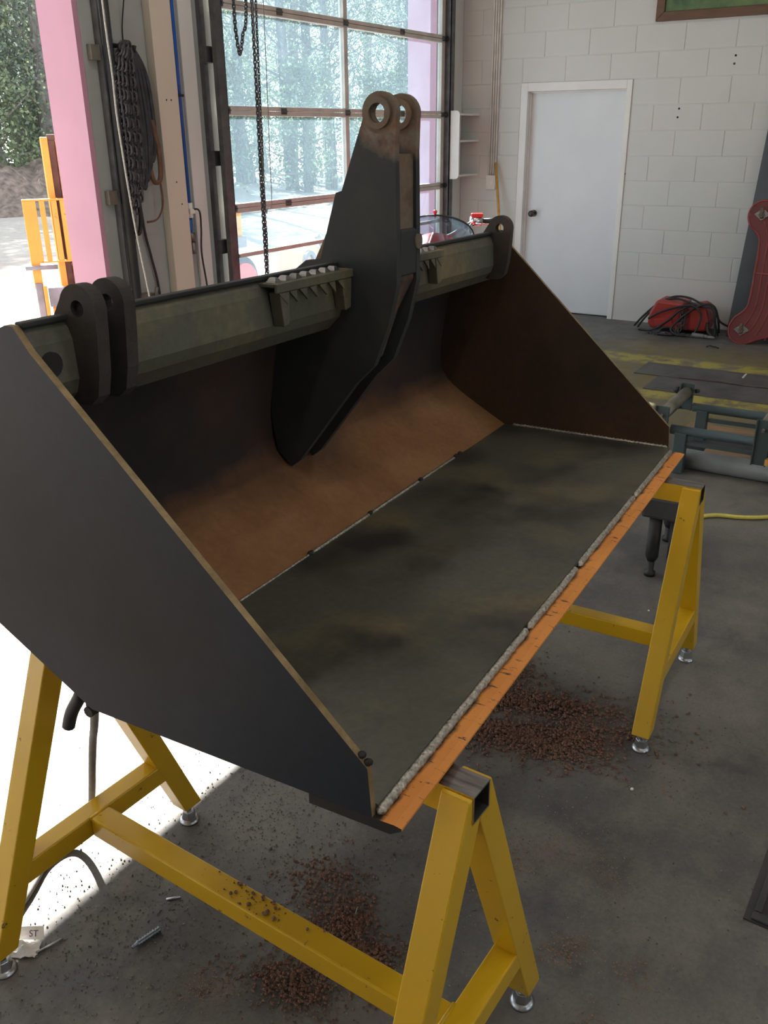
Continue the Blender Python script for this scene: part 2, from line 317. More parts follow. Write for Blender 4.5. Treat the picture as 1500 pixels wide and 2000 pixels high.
# ------------------------------------------------------------------ mesh helpers
class MB:
    def __init__(s): s.v = []; s.f = []; s.sm = set()
    def add(s, vs, fs, smooth=False):
        n = len(s.v); s.v += [tuple(q) for q in vs]
        for f in fs:
            if smooth: s.sm.add(len(s.f))
            s.f.append([n+i for i in f])
        return s
    def box(s, a, b):
        (x0, y0, z0), (x1, y1, z1) = a, b
        return s.add([(x0,y0,z0),(x1,y0,z0),(x1,y1,z0),(x0,y1,z0),(x0,y0,z1),(x1,y0,z1),(x1,y1,z1),(x0,y1,z1)],
            [(0,3,2,1),(4,5,6,7),(0,1,5,4),(1,2,6,5),(2,3,7,6),(3,0,4,7)])
    def hexa(s, lo, hi):   # bottom quad, top quad
        return s.add(list(lo)+list(hi), [(3,2,1,0),(4,5,6,7),(0,1,5,4),(1,2,6,5),(2,3,7,6),(3,0,4,7)])
    def prism(s, poly, axis, a, b):
        def P3(q, h):
            return {'x': (h, q[0], q[1]), 'y': (q[0], h, q[1]), 'z': (q[0], q[1], h)}[axis]
        n = len(poly); ar = sum(poly[i][0]*poly[(i+1)%n][1]-poly[(i+1)%n][0]*poly[i][1] for i in range(n))
        if ar < 0: poly = poly[::-1]
        vs = [P3(q, a) for q in poly]+[P3(q, b) for q in poly]
        fs = [tuple(range(n-1, -1, -1)), tuple(range(n, 2*n))]+[(i, (i+1)%n, n+(i+1)%n, n+i) for i in range(n)]
        if (axis == 'y') != (b < a): fs = [f[::-1] for f in fs]
        return s.add(vs, fs)
    def tube(s, pts, r, n=8, cap=True, closed=False):
        pts = [Vector(p) for p in pts]; k = len(pts); vs = []; fs = []
        rr = r if isinstance(r, (list, tuple)) else [r]*k
        prev = None
        for i in range(k):
            if closed: d = pts[(i+1)%k]-pts[i-1]
            else: d = pts[min(i+1, k-1)]-pts[max(i-1, 0)]
            d = d.normalized() if d.length > 1e-9 else Vector((0,0,1))
            if prev is None:
                a = d.orthogonal().normalized()
            else:
                a = prev-d*prev.dot(d); a = a.normalized() if a.length > 1e-6 else d.orthogonal().normalized()
            prev = a; b = d.cross(a)
            for j in range(n):
                t = 2*math.pi*j/n; vs.append(pts[i]+(a*math.cos(t)+b*math.sin(t))*rr[i])
        m = k if closed else k-1
        for i in range(m):
            for j in range(n):
                i2 = (i+1) % k
                fs.append((i*n+j, i*n+(j+1)%n, i2*n+(j+1)%n, i2*n+j))
        s.add(vs, fs, n > 6)
        if cap and not closed:
            b0 = len(s.v)-len(vs)
            s.f.append([b0+j for j in range(n-1, -1, -1)]); s.f.append([b0+(k-1)*n+j for j in range(n)])
        return s
    def cyl(s, p0, p1, r, n=16, r1=None):
        return s.tube([p0, p1], [r, r if r1 is None else r1], n)
    def ring(s, c, ax, ro, ri, h, n=28):     # flat washer/boss along axis ax (Vector), centred
        c = Vector(c); ax = Vector(ax).normalized(); a = ax.orthogonal().normalized(); b = ax.cross(a)
        vs = []
        for hh in (-h/2, h/2):
            for rr in (ri, ro):
                for j in range(n):
                    t = 2*math.pi*j/n; vs.append(c+ax*hh+(a*math.cos(t)+b*math.sin(t))*rr)
        fs = []
        for j in range(n):
            k = (j+1) % n
            fs += [(j, n+j, n+k, k)[::-1], (2*n+j, 3*n+j, 3*n+k, 2*n+k), (n+j, 3*n+j, 3*n+k, n+k)[::-1], (j, 2*n+j, 2*n+k, k)]
        return s.add(vs, fs)
    def sphere(s, c, r, n=12, m=8, sc=(1,1,1)):
        vs = []; fs = []
        for i in range(m+1):
            ph = math.pi*i/m
            for j in range(n):
                t = 2*math.pi*j/n
                vs.append((c[0]+r*sc[0]*math.sin(ph)*math.cos(t), c[1]+r*sc[1]*math.sin(ph)*math.sin(t), c[2]+r*sc[2]*math.cos(ph)))
        for i in range(m):
            for j in range(n):
                fs.append((i*n+j, (i+1)*n+j, (i+1)*n+(j+1)%n, i*n+(j+1)%n))
        return s.add(vs, fs, True)
    def chain(s, pts, pitch, wire, width):
        pts = [Vector(p) for p in pts]; seg = [(pts[i+1]-pts[i]).length for i in range(len(pts)-1)]; L = sum(seg)
        def at(d):
            for i, q in enumerate(seg):
                if d <= q or i == len(seg)-1: return pts[i]+(pts[i+1]-pts[i])*(d/q), (pts[i+1]-pts[i]).normalized()
                d -= q
        d = pitch/2; k = 0
        while d < L:
            c, dr = at(d); a = dr.orthogonal().normalized(); a.rotate(Matrix.Rotation(0.6+(k % 2)*math.pi/2, 3, dr))
            hl = pitch*0.72-width/2; path = []
            for i in range(10):
                t = 2*math.pi*i/10; x = math.cos(t); y = math.sin(t)
                path.append(c+dr*(y*width/2+(hl if y > 0.01 else -hl if y < -0.01 else 0))+a*(x*width/2))
            s.tube(path, wire, 5, closed=True); d += pitch; k += 1
        return s
    def build(s, name, mat, parent=None, bevel=0, mw=None, fixn=False):
        me = bpy.data.meshes.new(name); me.from_pydata(s.v, [], s.f); me.update()
        if fixn:
            bm = bmesh.new(); bm.from_mesh(me); bmesh.ops.recalc_face_normals(bm, faces=bm.faces); bm.to_mesh(me); bm.free()
        if s.sm:
            for i in s.sm: me.polygons[i].use_smooth = True
        o = bpy.data.objects.new(name, me); COL.objects.link(o)
        if mat: me.materials.append(M[mat] if isinstance(mat, str) else mat)
        if parent: o.parent = parent
        if mw is not None: o.matrix_world = mw
        if bevel:
            b = o.modifiers.new('bevel', 'BEVEL'); b.width = bevel; b.segments = 2; b.limit_method = 'ANGLE'; b.angle_limit = math.radians(40)
        return o
def tag(o, label=None, cat=None, group=None, kind=None):
    if label: o['label'] = label
    if cat: o['category'] = cat
    if group: o['group'] = group
    if kind: o['kind'] = kind
    return o
def empty(name, loc=(0,0,0), rz=0, label=None, cat=None, group=None, kind=None):
    o = bpy.data.objects.new(name, None); COL.objects.link(o); o.location = loc; o.rotation_euler = (0,0,rz)
    o.empty_display_size = 0.1
    return tag(o, label, cat, group, kind)
def struct(o): o['kind'] = 'structure'; return o
def copy_tree(o, parent=None):
    c = o.copy(); COL.objects.link(c)
    if parent: c.parent = parent; c.matrix_parent_inverse = o.matrix_parent_inverse.copy()
    for ch in list(o.children): copy_tree(ch, c)
    return c
def smooth_path(pts, k=6):
    P = [Vector(p) for p in pts]; out = []
    for i in range(len(P)-1):
        p0 = P[max(i-1,0)]; p1 = P[i]; p2 = P[i+1]; p3 = P[min(i+2,len(P)-1)]
        for j in range(k):
            t = j/k
            out.append(0.5*((2*p1)+(p2-p0)*t+(2*p0-5*p1+4*p2-p3)*t*t+(3*p1-p0-3*p2+p3)*t**3))
    out.append(P[-1]); return out
def arc(cx, cy, r, a0, a1, n=10):
    return [(cx+r*math.cos(math.radians(a0+(a1-a0)*i/n)), cy+r*math.sin(math.radians(a0+(a1-a0)*i/n))) for i in range(n+1)]
from mathutils.geometry import tessellate_polygon
def plate_with_hole(mb, poly, hole, axis, a, b):
    """prism of an outline with one hole"""
    def P3(q, h): return {'x': (h, q[0], q[1]), 'y': (q[0], h, q[1]), 'z': (q[0], q[1], h)}[axis]
    def ccw(p):
        ar = sum(p[i][0]*p[(i+1)%len(p)][1]-p[(i+1)%len(p)][0]*p[i][1] for i in range(len(p)))
        return p if ar > 0 else p[::-1]
    poly = ccw(poly); hole = ccw(hole)[::-1]
    tri = tessellate_polygon([[Vector((q[0], q[1], 0)) for q in poly], [Vector((q[0], q[1], 0)) for q in hole]])
    allp = list(poly)+list(hole); n = len(allp); no = len(poly)
    vs = [P3(q, a) for q in allp]+[P3(q, b) for q in allp]; fs = []
    for t in tri: fs += [tuple(t), tuple(n+i for i in t)[::-1]]
    for st, ln in ((0, no), (no, n-no)):
        for i in range(ln):
            j = st+i; k = st+(i+1) % ln; fs.append((j, k, n+k, n+j))
    mb.add(vs, fs); return mb

# ================================================================== THE ROOM
XR, YG, ZC = 8.3055, 4.2, 4.3
WT = 0.28
fl = MB()
fl.box((-5, -6.5, -0.2), (XR+0.25, YG+WT, 0.0)); struct(fl.build('floor', 'floor'))
cl = MB(); cl.box((-5, -6.5, ZC), (XR+0.25, YG+WT, ZC+0.15)); struct(cl.build('ceiling', 'ceiling'))
# garage-door wall: header, pillars
AX0, AX1, BX0, BX1, HZ = 0.45, 3.76, 4.86, 7.83, 3.05
wl = MB()
wl.box((-5, YG, 0), (-3.7, YG+WT, ZC)); wl.box((-0.4, YG, 0), (AX0, YG+WT, HZ)); wl.box((-3.7, YG, HZ), (BX1, YG+WT, ZC))  # gap left of the open door: unseen bay added to bring in light
wl.box((AX1+0.012, YG, 0), (BX0, YG+WT, HZ)); wl.box((BX1+0.012, YG, 0), (XR+0.25, YG+WT, ZC))
wall_left = struct(wl.build('wall_left', 'pillar'))
wn = MB(); wn.box((BX1+0.03, YG-0.006, 0), (XR, YG, ZC)); wn.build('corner_panel', 'wall_white', wall_left)
for x0, x1, nm in ((AX1, AX1+0.012, 'pink_jamb'), (BX1, BX1+0.012, 'pink_jamb')):
    b = MB(); b.box((x0, YG+0.004, 0), (x1, YG+WT+0.03, HZ)); o = b.build(nm, 'pink', wall_left); o['label'] = 'pink painted door reveal'
    b = MB(); b.box((x0-0.022, YG+0.004, 0), (x0, YG+0.075, HZ)); b.build('pink_stop', 'pink', wall_left)
b = MB(); b.box((AX1+0.012, YG+WT, 0), (BX0, YG+WT+0.03, HZ+0.6)); b.build('pink_cladding', 'pink', wall_left)
# rear walls (behind the camera)
wb = MB(); wb.box((-5.2, -6.5, 0), (-5, YG+WT, ZC)); struct(wb.build('wall_back', 'wall_white'))
wb = MB(); wb.box((-5.2, -6.7, 0), (XR+0.25, -6.5, 0.2)); wb.box((-5.2, -6.7, 3.2), (XR+0.25, -6.5, ZC))
for a, c in ((-5.2, -1.6), (0.9, 3.4), (5.8, XR+0.25)): wb.box((a, -6.7, 0.2), (c, -6.5, 3.2))  # gaps between these piers are unseen openings added to let daylight in
struct(wb.build('wall_near', 'wall_white'))
# block wall
DY0, DY1, DZ = 2.615, 3.525, 1.965       # door opening
ws = MB(); xb = XR+0.004
for a, c, z0, z1 in ((-6.5, DY0-0.02, 0, ZC), (DY1+0.03, YG, 0, ZC), (DY0-0.02, DY1+0.03, DZ+0.03, ZC)): ws.box((xb, a, z0), (XR+0.25, c, z1))
ws.box((XR+0.12, DY0-0.02, 0), (XR+0.25, DY1+0.03, DZ+0.03))
wall_right = struct(ws.build('wall_right', 'block'))
bs = MB(); bs.box((XR, -6.5, 0), (xb, 2.562, 0.408)); bs.box((XR, 3.596, 0), (xb, YG, 0.408)); bs.box((XR, -6.5, 0.408), (xb, 0.35, ZC)); bs.box((XR, 0.35, 3.06), (xb, YG, ZC))
bs.build('wall_base', 'block', wall_right)
J = 0.0035; ZB = 0.41; BH = 0.2032; BW = 0.4064; YJ = 2.5708
cache = {}
def block_mesh(wd):
    k = round(wd, 3)
    if k in cache: return cache[k]
    h = BH/2-J; ww = wd/2-J; d = 0.006; q = 0.003
    v = [(d, -ww, -h), (d, ww, -h), (d, ww, h), (d, -ww, h), (q*0.3, -ww, -h), (q*0.3, ww, -h), (q*0.3, ww, h), (q*0.3, -ww, h),
         (0, -ww+q, -h+q), (0, ww-q, -h+q), (0, ww-q, h-q), (0, -ww+q, h-q)]
    f = [(8, 11, 10, 9)]
    for i in range(4):
        j = (i+1) % 4; f += [(4+i, 8+i, 9+i if i < 3 else 8, 4+j), (i, 4+i, 4+j, j)]
    me = bpy.data.meshes.new('concrete_block'); me.from_pydata(v, [], f); me.update(); me.materials.append(M['block']); cache[k] = me
    bm = bmesh.new(); bm.from_mesh(me); bmesh.ops.recalc_face_normals(bm, faces=bm.faces)
    for fc in bm.faces:
        if abs(fc.normal.x) > 0.9 and fc.normal.x > 0: bmesh.ops.reverse_faces(bm, faces=bm.faces[:]); break
    bm.to_mesh(me); bm.free()
    return me
for r in range(13):
    z0 = ZB+r*BH; off = 0 if r % 2 else 0.5
    spans = [(0.35, 4.195)] if z0 > 2.0 else [(0.35, 2.566), (3.594, 4.195)]
    for k in range(-6, 8):
        ya = YJ-(k+off+1)*BW; yb = ya+BW
        for s0, s1 in spans:
            a = max(ya, s0); c = min(yb, s1)
            if c-a > 0.03:
                o = bpy.data.objects.new('concrete_block', block_mesh(c-a)); COL.objects.link(o)
                o.location = (XR, (a+c)/2, z0+BH/2); o.parent = wall_right
for y, z in ((1.752, 2.18), (1.755, 2.121), (2.155, 1.799), (2.16, 1.732), (2.57, 1.28)):
    b = MB(); b.cyl((XR-0.0015, y, z), (XR+0.003, y, z), 0.009, 10); b.build('anchor_hole', 'dark_metal', wall_right)
# white door
d1 = struct(empty('door_1', (XR, (DY0+DY1)/2, 0)))
d1['label'] = 'plain white flush door in white frame'
def world_child(mb, name, mat, par, bevel=0):
    o = mb.build(name, mat, None, bevel); o.parent = par; o.matrix_parent_inverse = par.matrix_basis.inverted(); return o
def basis(e): bpy.context.view_layer.update()
b = MB(); b.box((XR+0.075, DY0+0.002, 0.012), (XR+0.115, DY1-0.002, DZ-0.004)); leaf = world_child(b, 'door_leaf', 'door', d1, 0.002)
b = MB(); b.cyl((XR+0.075, 3.44, 0.914), (XR+0.07, 3.44, 0.914), 0.032, 20); b.cyl((XR+0.07, 3.44, 0.914), (XR+0.03, 3.44, 0.914), 0.011, 12); b.sphere((XR+0.012, 3.44, 0.914), 0.030, 16, 10, (0.75, 1, 1))
kn = b.build('door_knob', 'knob'); kn.parent = leaf; kn.matrix_parent_inverse = Matrix.Identity(4)
b = MB(); b.box((XR-0.010, DY1, 0), (XR+0.10, 3.592, 2.036)); b.box((XR-0.010, 2.568, 0), (XR+0.10, DY0, 2.036)); b.box((XR-0.010, DY0, DZ), (XR+0.10, DY1, 2.036))
b.box((XR+0.05, DY1-0.012, 0), (XR+0.074, DY1, DZ)); b.box((XR+0.05, DY0, DZ-0.012), (XR+0.074, DY1, DZ))
world_child(b, 'door_frame', 'trimw', d1, 0.003)
# sectional glass garage door
gd = struct(empty('door_2', (6.3, YG-0.06, 0))); gd['label'] = 'closed sectional garage door of aluminium rails and dusty hazy glass'
GX0, GX1, GY0, GY1 = 4.79, 7.80, YG-0.085, YG-0.04
def rail(x0, x1, z0, z1, nm='rail', y0=GY0, y1=GY1, mt='alu'):
    b = MB(); b.box((x0, y0, z0), (x1, y1, z1)); return world_child(b, nm, mt, gd, 0.003)
zj = [0.58, 1.18, 1.78, 2.385, 2.985]
rail(GX0, GX1, 0.0, 0.10)
for z in zj:
    rail(GX0, GX1, z-0.031, z-0.0015); rail(GX0, GX1, z+0.0015, z+0.028)
    for hx in (GX0+0.03, 5.42, 6.22, 7.05, GX1-0.03):
        b = MB(); b.box((hx-0.028, GY0-0.008, z-0.02), (hx+0.028, GY0-0.0005, z+0.02)); b.cyl((hx-0.03, GY0-0.008, z), (hx+0.03, GY0-0.008, z), 0.006, 8); world_child(b, 'hinge', 'track', gd)
rail(GX0+0.04, GX1-0.05, 0.862, 0.890, 'strut', GY0-0.02, GY0-0.001, 'alu')
bounds = [0.10]+zj
for i in range(5):
    za = bounds[i]+(0.028 if i else 0); zb = bounds[i+1]-0.031
    rail(GX0, GX0+0.05, za, zb, 'stile'); rail(GX1-0.06, GX1, za, zb, 'stile'); rail(6.195, 6.245, za, zb, 'stile')
    for x0, x1 in ((GX0+0.05, 6.195), (6.245, GX1-0.06)):
        b = MB(); b.box((x0, GY0+0.02, za), (x1, GY0+0.025, zb)); world_child(b, 'glass_pane', 'glass', gd)
# door tracks and rollers
def track(x, dx, nm, label):
    t = empty(nm, (x, YG-0.1, 0), 0, label, 'door track')
    b = MB(); b.box((x, YG-0.135, 0.0), (x+dx*0.075, YG-0.128, 3.6)); b.box((x, YG-0.135, 0.0), (x+dx*0.006, YG-0.06, 3.6)); b.box((x+dx*0.068, YG-0.128, 0.0), (x+dx*0.075, YG-0.10, 3.6))
    b = [q for q in [b]][0]
    world_child(b, 'track_channel', 'track', t)
    b = MB(); b.box((x+dx*0.08, YG-0.03, 0), (x+dx*0.085, YG, 3.6)); b.box((x+dx*0.02, YG-0.008, 0), (x+dx*0.08, YG-0.0005, 3.6)); world_child(b, 'wall_angle', 'track', t)
    for z in zj:
        c = MB(); c.cyl((x-dx*0.05, YG-0.095, z), (x+dx*0.03, YG-0.095, z), 0.009, 10); c.cyl((x-dx*0.01, YG-0.095, z), (x+dx*0.02, YG-0.095, z), 0.024, 16); world_child(c, 'roller', 'dark_metal', t)
    for z in (0.9, 1.45, 2.05, 2.75):
        c = MB(); c.box((x+dx*0.0, YG-0.06, z), (x+dx*0.08, YG-0.0005, z+0.09)); world_child(c, 'bracket', 'track', t)
    return t
track(GX0-0.01, -1, 'door_track', 'dark steel vertical track on left edge of the glass garage door')
track(GX1+0.015, 1, 'door_track', 'dark steel vertical track beside the white corner shelf')
# pillar dressing
def simple(mb, name, mat, label, cat, group=None, bevel=0, kind=None):
    o = mb.build(name, mat, None, bevel)
    return tag(o, label, cat, group, kind)
b = MB(); b.box((4.245, YG-0.06, 0), (4.415, YG-0.0005, ZC)); pc = struct(b.build('trim_1', 'cream', None, 0.003)); pc['label'] = 'cream painted post on the grey pillar'
for (x, z) in ((4.31, 1.83), (4.35, 1.83), (4.33, 1.37), (4.36, 1.24)):
    c = MB(); c.cyl((x, YG-0.062, z), (x, YG-0.058, z), 0.005, 8); c.build('nail_hole', 'dark_metal', pc)
b = MB(); b.box((3.985, YG-0.012, 0), (4.225, YG-0.0005, ZC)); struct(b.build('trim_2', 'pillar', None, 0.002))
b = MB(); b.box((4.52, YG-0.018, 0), (4.64, YG-0.0005, ZC)); struct(b.build('trim_3', 'wall_white', None, 0.002))
t = empty('steel_pole', (3.9, YG-0.06, 0), 0, 'rust streaked steel track pole beside the pink door reveal', 'pole')
c = MB(); c.tube([(3.90, YG-0.06, 0), (3.90, YG-0.06, 3.3)], 0.026, 14); world_child(c, 'tube', 'mast_steel', t)
c = MB(); c.box((3.862, YG-0.045, 0), (3.874, YG-0.0005, 3.3)); world_child(c, 'angle', 'track', t)
for z in (1.27, 2.02):
    c = MB(); c.box((3.80, YG-0.035, z), (3.90, YG-0.0005, z+0.075)); world_child(c, 'bracket', 'roller', t)
t = empty('blue_pipe', (4.45, YG-0.02, 1.2), 0, 'blue air pipe running down the pillar beside the cream post', 'pipe')
c = MB(); c.cyl((4.452, YG-0.03, 1.235), (4.452, YG-0.03, ZC), 0.016, 12); world_child(c, 'pipe', 'blue', t)
c = MB(); c.cyl((4.452, YG-0.03, 0.98), (4.452, YG-0.03, 1.16), 0.014, 12); world_child(c, 'drop_pipe', 'blue', t)
c = MB(); c.cyl((4.452, YG-0.03, 1.15), (4.452, YG-0.03, 1.24), 0.024, 14); c.box((4.43, YG-0.06, 1.175), (4.475, YG-0.0005, 1.205)); world_child(c, 'fitting', 'pvc', t, 0.003)
for z in (1.85, 2.5):
    c = MB(); c.box((4.43, YG-0.05, z), (4.475, YG-0.0005, z+0.015)); world_child(c, 'clip', 'dark_metal', t)
c = MB(); c.cyl((4.452, YG-0.03, 1.0), (4.452, YG-0.03, 1.06), 0.026, 12); c.cyl((4.44, YG-0.05, 0.93), (4.44, YG-0.05, 1.0), 0.016, 12); world_child(c, 'valve', 'roller', t)
b = MB(); b.tube(smooth_path([(4.455, YG-0.05, 1.20), (4.50, YG-0.07, 1.19), (4.515, YG-0.06, 1.08), (4.50, YG-0.06, 0.93), (4.535, YG-0.05, 0.72), (4.56, YG-0.05, 0.45), (4.54, YG-0.05, 0.02)]), 0.006, 8)
world_child(b, 'cord', 'black_rubber', t)

# ceiling strip lamps added out of view to brighten the workshop
for k, (x, y, wh) in enumerate(((0.6, 2.6, 'over the open doors, left'), (3.8, 2.6, 'over the open doors, right'), (0.6, -0.2, 'over the near trestle, left'), (3.8, -0.2, 'over the middle of the workshop'), (0.6, -3.2, 'behind the camera, left'), (3.8, -3.2, 'behind the camera, right'))):
    t = empty('added_strip_lamp', (x, y, ZC), 0, 'added white ceiling strip lamp '+wh, 'lamp', 'added ceiling strip lamps')
    b = MB(); b.box((x-0.62, y-0.09, ZC-0.06), (x+0.62, y+0.09, ZC-0.0005)); world_child(b, 'housing', 'white_plastic', t, 0.006)
    b = MB(); b.box((x-0.60, y-0.07, ZC-0.085), (x+0.60, y+0.07, ZC-0.0605)); world_child(b, 'diffuser', 'lamp', t, 0.01)
    L = bpy.data.lights.new('added_strip_light', 'AREA'); L.shape = 'RECTANGLE'; L.size = 1.2; L.size_y = 0.14; L.energy = ADDED_LAMP_W; L.color = (1.0, 0.97, 0.92)
    lo = bpy.data.objects.new('added_strip_light', L); COL.objects.link(lo); lo.location = (x, y, ZC-0.09); lo.parent = t; lo.matrix_parent_inverse = t.matrix_basis.inverted()
# ================================================================== LOADER BUCKET
BO = Vector((0.8126, 0.4769, 0.775)); BU = Vector((0.9988, 0.0441, -0.0203)).normalized(); BV = Vector((-0.0441, 0.999, 0)).normalized(); BWv = BU.cross(BV)
BM = Matrix(((BU.x, BV.x, BWv.x, BO.x), (BU.y, BV.y, BWv.y, BO.y), (BU.z, BV.z, BWv.z, BO.z), (0, 0, 0, 1)))
LB = 1.841
bk = empty('loader_bucket', (0,0,0), 0, 'large dark rusty steel loader bucket resting on two yellow trestles', 'bucket'); bk.matrix_world = BM
side = [(0.046, -0.001), (0.15, -0.001), (0.575, 0.0), (0.64, 0.036), (0.77, 0.108), (0.845, 0.19), (0.88, 0.38), (0.86, 0.52), (0.82, 0.55), (0.64, 0.622), (0.625, 0.622), (0.598, 0.588), (0.053, 0.078)]
# each side plate: the outer face, the rusty inner face and the bare cut edge
for s, (u0, u1) in enumerate(((0.0, 0.012), (LB-0.012, LB))):
    b = MB(); b.prism(side, 'x', u0, u1)
    o = b.build('side_plate', 'plate_out', bk)
    o.data.materials.append(M['plate_in']); o.data.materials.append(M['edge_brass'])
    for f in o.data.polygons:
        n = f.normal
        if abs(n.x) > 0.9: f.material_index = 1 if (n.x > 0) == (s == 0) else 0
        elif n.y < -0.3 or n.z > 0.5: f.material_index = 2
def strip(name, pts, th, mat, u0=0.012, u1=None, par=bk, smooth=True):
    """bent plate: profile polyline (v,w) with thickness th below/behind"""
    u1 = LB-0.012 if u1 is None else u1
    P = [Vector((0, q[0], q[1])) for q in pts]; low = []
    for i in range(len(P)):
        d = (P[min(i+1, len(P)-1)]-P[max(i-1, 0)]).normalized(); nrm = Vector((0, d.z, -d.y)); low.append(P[i]+nrm*th)
    b = MB(); n = len(P); vs = []
    nu = 2
    for u in (u0, u1):
        vs += [(u, q.y, q.z) for q in P]+[(u, q.y, q.z) for q in low]
    fs = []
    for i in range(n-1):
        fs.append((i, i+1, 2*n+i+1, 2*n+i)); fs.append((n+i, 3*n+i, 3*n+i+1, n+i+1))
    fs += [(0, 2*n, 3*n, n), (n-1, 2*n-1, 4*n-1, 3*n-1)]
    fs += [tuple(range(n))+tuple(range(2*n-1, n-1, -1)), (tuple(range(2*n, 3*n))+tuple(range(4*n-1, 3*n-1, -1)))[::-1]]
    b.add(vs, fs); o = b.build(name, mat, par, fixn=True)
    if smooth:
        for f in o.data.polygons:
            if len(f.vertices) == 4 and abs(f.normal.x) < 0.1: f.use_smooth = True
        es = o.modifiers.new('split', 'EDGE_SPLIT'); es.split_angle = math.radians(50)
    return o
b = MB(); b.box((0.012, 0.043, 0.0015), (LB-0.012, 0.577, 0.014)); b.build('floor_plate', 'floor_steel', bk)
strip('heel_plate', [(0.576, 0.012), (0.62, 0.036), (0.68, 0.069), (0.735, 0.101), (0.765, 0.121)], 0.012, 'heel_rust')
strip('back_plate', [(0.765, 0.121), (0.79, 0.142), (0.808, 0.168), (0.817, 0.205), (0.818, 0.26), (0.80, 0.38), (0.775, 0.50), (0.765, 0.56)], 0.010, 'heel_rust')
# cutting edge
b = MB(); b.prism([(0.0, -0.002), (0.0, -0.006), (0.018, -0.018), (0.15, -0.018), (0.15, -0.0012), (0.044, -0.0012), (0.012, 0.0)], 'x', 0.0, LB); o = b.build('cutting_edge', 'cut_edge', bk); o.data.materials.append(M['burnt'])
for f in o.data.polygons:
    if abs(f.normal.x) > 0.9: f.material_index = 1
# weld beads
def bead(name, p0, p1, r, rip, amp=0.16):
    p0 = Vector(p0); p1 = Vector(p1); L = (p1-p0).length; n = max(6, int(L/rip)*2); pts = []; rr = []
    for i in range(n+1):
        t = i/n; pts.append(p0.lerp(p1, t)+Vector((0, random.uniform(-1, 1), random.uniform(-1, 1)))*r*0.10)
        e = min(1, min(t, 1-t)*L/(r*1.2)+0.25); rr.append(r*e*(1+(amp if i % 2 else -amp)*random.uniform(0.6, 1.1)))
    MB().tube(pts, rr, 10).build(name, 'weld', bk)
for a, c in ((0.006, 0.588), (0.592, 0.895), (0.910, 1.388), (1.393, 1.827)): bead('weld_bead', (a, 0.040, 0.0045), (c, 0.040, 0.0035), 0.0078, 0.0075, 0.10)
bead('weld_bead', (LB-0.014, 0.05, 0.016), (LB-0.014, 0.55, 0.016), 0.0050, 0.012, 0.3)
for a, c, r in ((0.40, 0.655, 0.0022), (0.66, 0.925, 0.0040), (0.93, 1.195, 0.0042), (1.20, 1.43, 0.0034)): bead('weld_bead', (a, 0.577, 0.0145), (c, 0.577, 0.0145), r, 0.012, 0.3)
for u in (0.66, 0.93, 1.21, 1.44, 1.47):
    b = MB(); b.sphere((u, 0.578, 0.016), 0.008, 8, 6, (1.4, 0.8, 0.7)); b.build('weld_stop', 'burnt', bk)
for v, w_ in ((0.066, 0.0915), (0.056, 0.083)):
    b = MB(); b.sphere((0.008, v, w_), 0.007, 8, 6, (1, 1, 0.7)); b.build('weld_tack', 'burnt', bk)
# top rail
railp = [(0.634, 0.617), (0.622, 0.617), (0.611, 0.590), (0.607, 0.530), (0.615, 0.508), (0.645, 0.478), (0.70, 0.462), (0.762, 0.475), (0.785, 0.53), (0.74, 0.565)]
b = MB(); b.prism(railp, 'x', 0.012, LB-0.012); o = b.build('top_rail', 'rail_steel', bk, 0.012)
b = MB(); b.box((0.012, 0.617, 0.6175), (LB-0.012, 0.634, 0.6255)); b.build('rail_cap', 'mast_steel', bk, 0.002)
b = MB(); b.tube([(0.045, 0.6135, 0.560), (0.045, 0.6055, 0.560)], 0.019, 20); b.build('rail_hole_disc', 'burnt', bk)  # dark disc on the rail face stands for an open hole
# lift ears
def ear(u, v0, cz, nm='pivot_ear'):
    R = 0.036
    poly = [(v0+R*math.cos(math.radians(a)), cz+R*math.sin(math.radians(a))) for a in range(20, 187, 12)]
    poly += [(v0-R*0.95, cz-0.04), (v0-0.030, 0.54), (v0-0.022, 0.505), (v0-0.005, 0.490), (v0+0.03, 0.488), (v0+0.10, 0.52), (v0+0.095, 0.565), (v0+0.062, cz-0.030)]
    hole = [(v0+0.013*math.cos(a*math.pi/8), cz+0.013*math.sin(a*math.pi/8)) for a in range(16)]
    b = MB(); plate_with_hole(b, poly, hole, 'x', u-0.012, u+0.012); return b.build(nm, 'ear_steel', bk, fixn=True)
ear(0.105, 0.594, 0.635); ear(0.164, 0.594, 0.637); ear(1.752, 0.594, 0.637)
# centre mast: two lugs and the web that joins them
mo = [(0.735, 0.150), (0.573, 0.360), (0.560, 0.372), (0.527, 0.405), (0.490, 0.500), (0.470, 0.585), (0.472, 0.70), (0.476, 0.85)]
ch = (0.513, 0.922); RM = 0.0385
arcp = [(ch[0]+RM*math.cos(math.radians(a)), ch[1]+RM*math.sin(math.radians(a))) for a in range(184, -16, -11)]
mo2 = mo+arcp+[(0.566, 0.872), (0.604, 0.772), (0.619, 0.768), (0.662, 0.628), (0.70, 0.625), (0.79, 0.56), (0.815, 0.25), (0.80, 0.165), (0.76, 0.130)]
hole = [(ch[0]+0.0185*math.cos(a*math.pi/10), ch[1]+0.0185*math.sin(a*math.pi/10)) for a in range(20)]
for u in (0.870, 0.962):
    b = MB(); plate_with_hole(b, mo2, hole, 'x', u-0.009, u+0.009)
    o = b.build('mast_plate', 'mast_plate', bk, fixn=True)
    b = MB(); b.ring((u-0.011, ch[0]+0.002, ch[1]-0.001), (1, 0, 0), 0.030, 0.0188, 0.010, 28); b.ring((u, ch[0], ch[1]), (1, 0, 0), 0.0395, 0.0187, 0.0186, 28)
    b.build('pin_boss', 'mast_rust', bk)
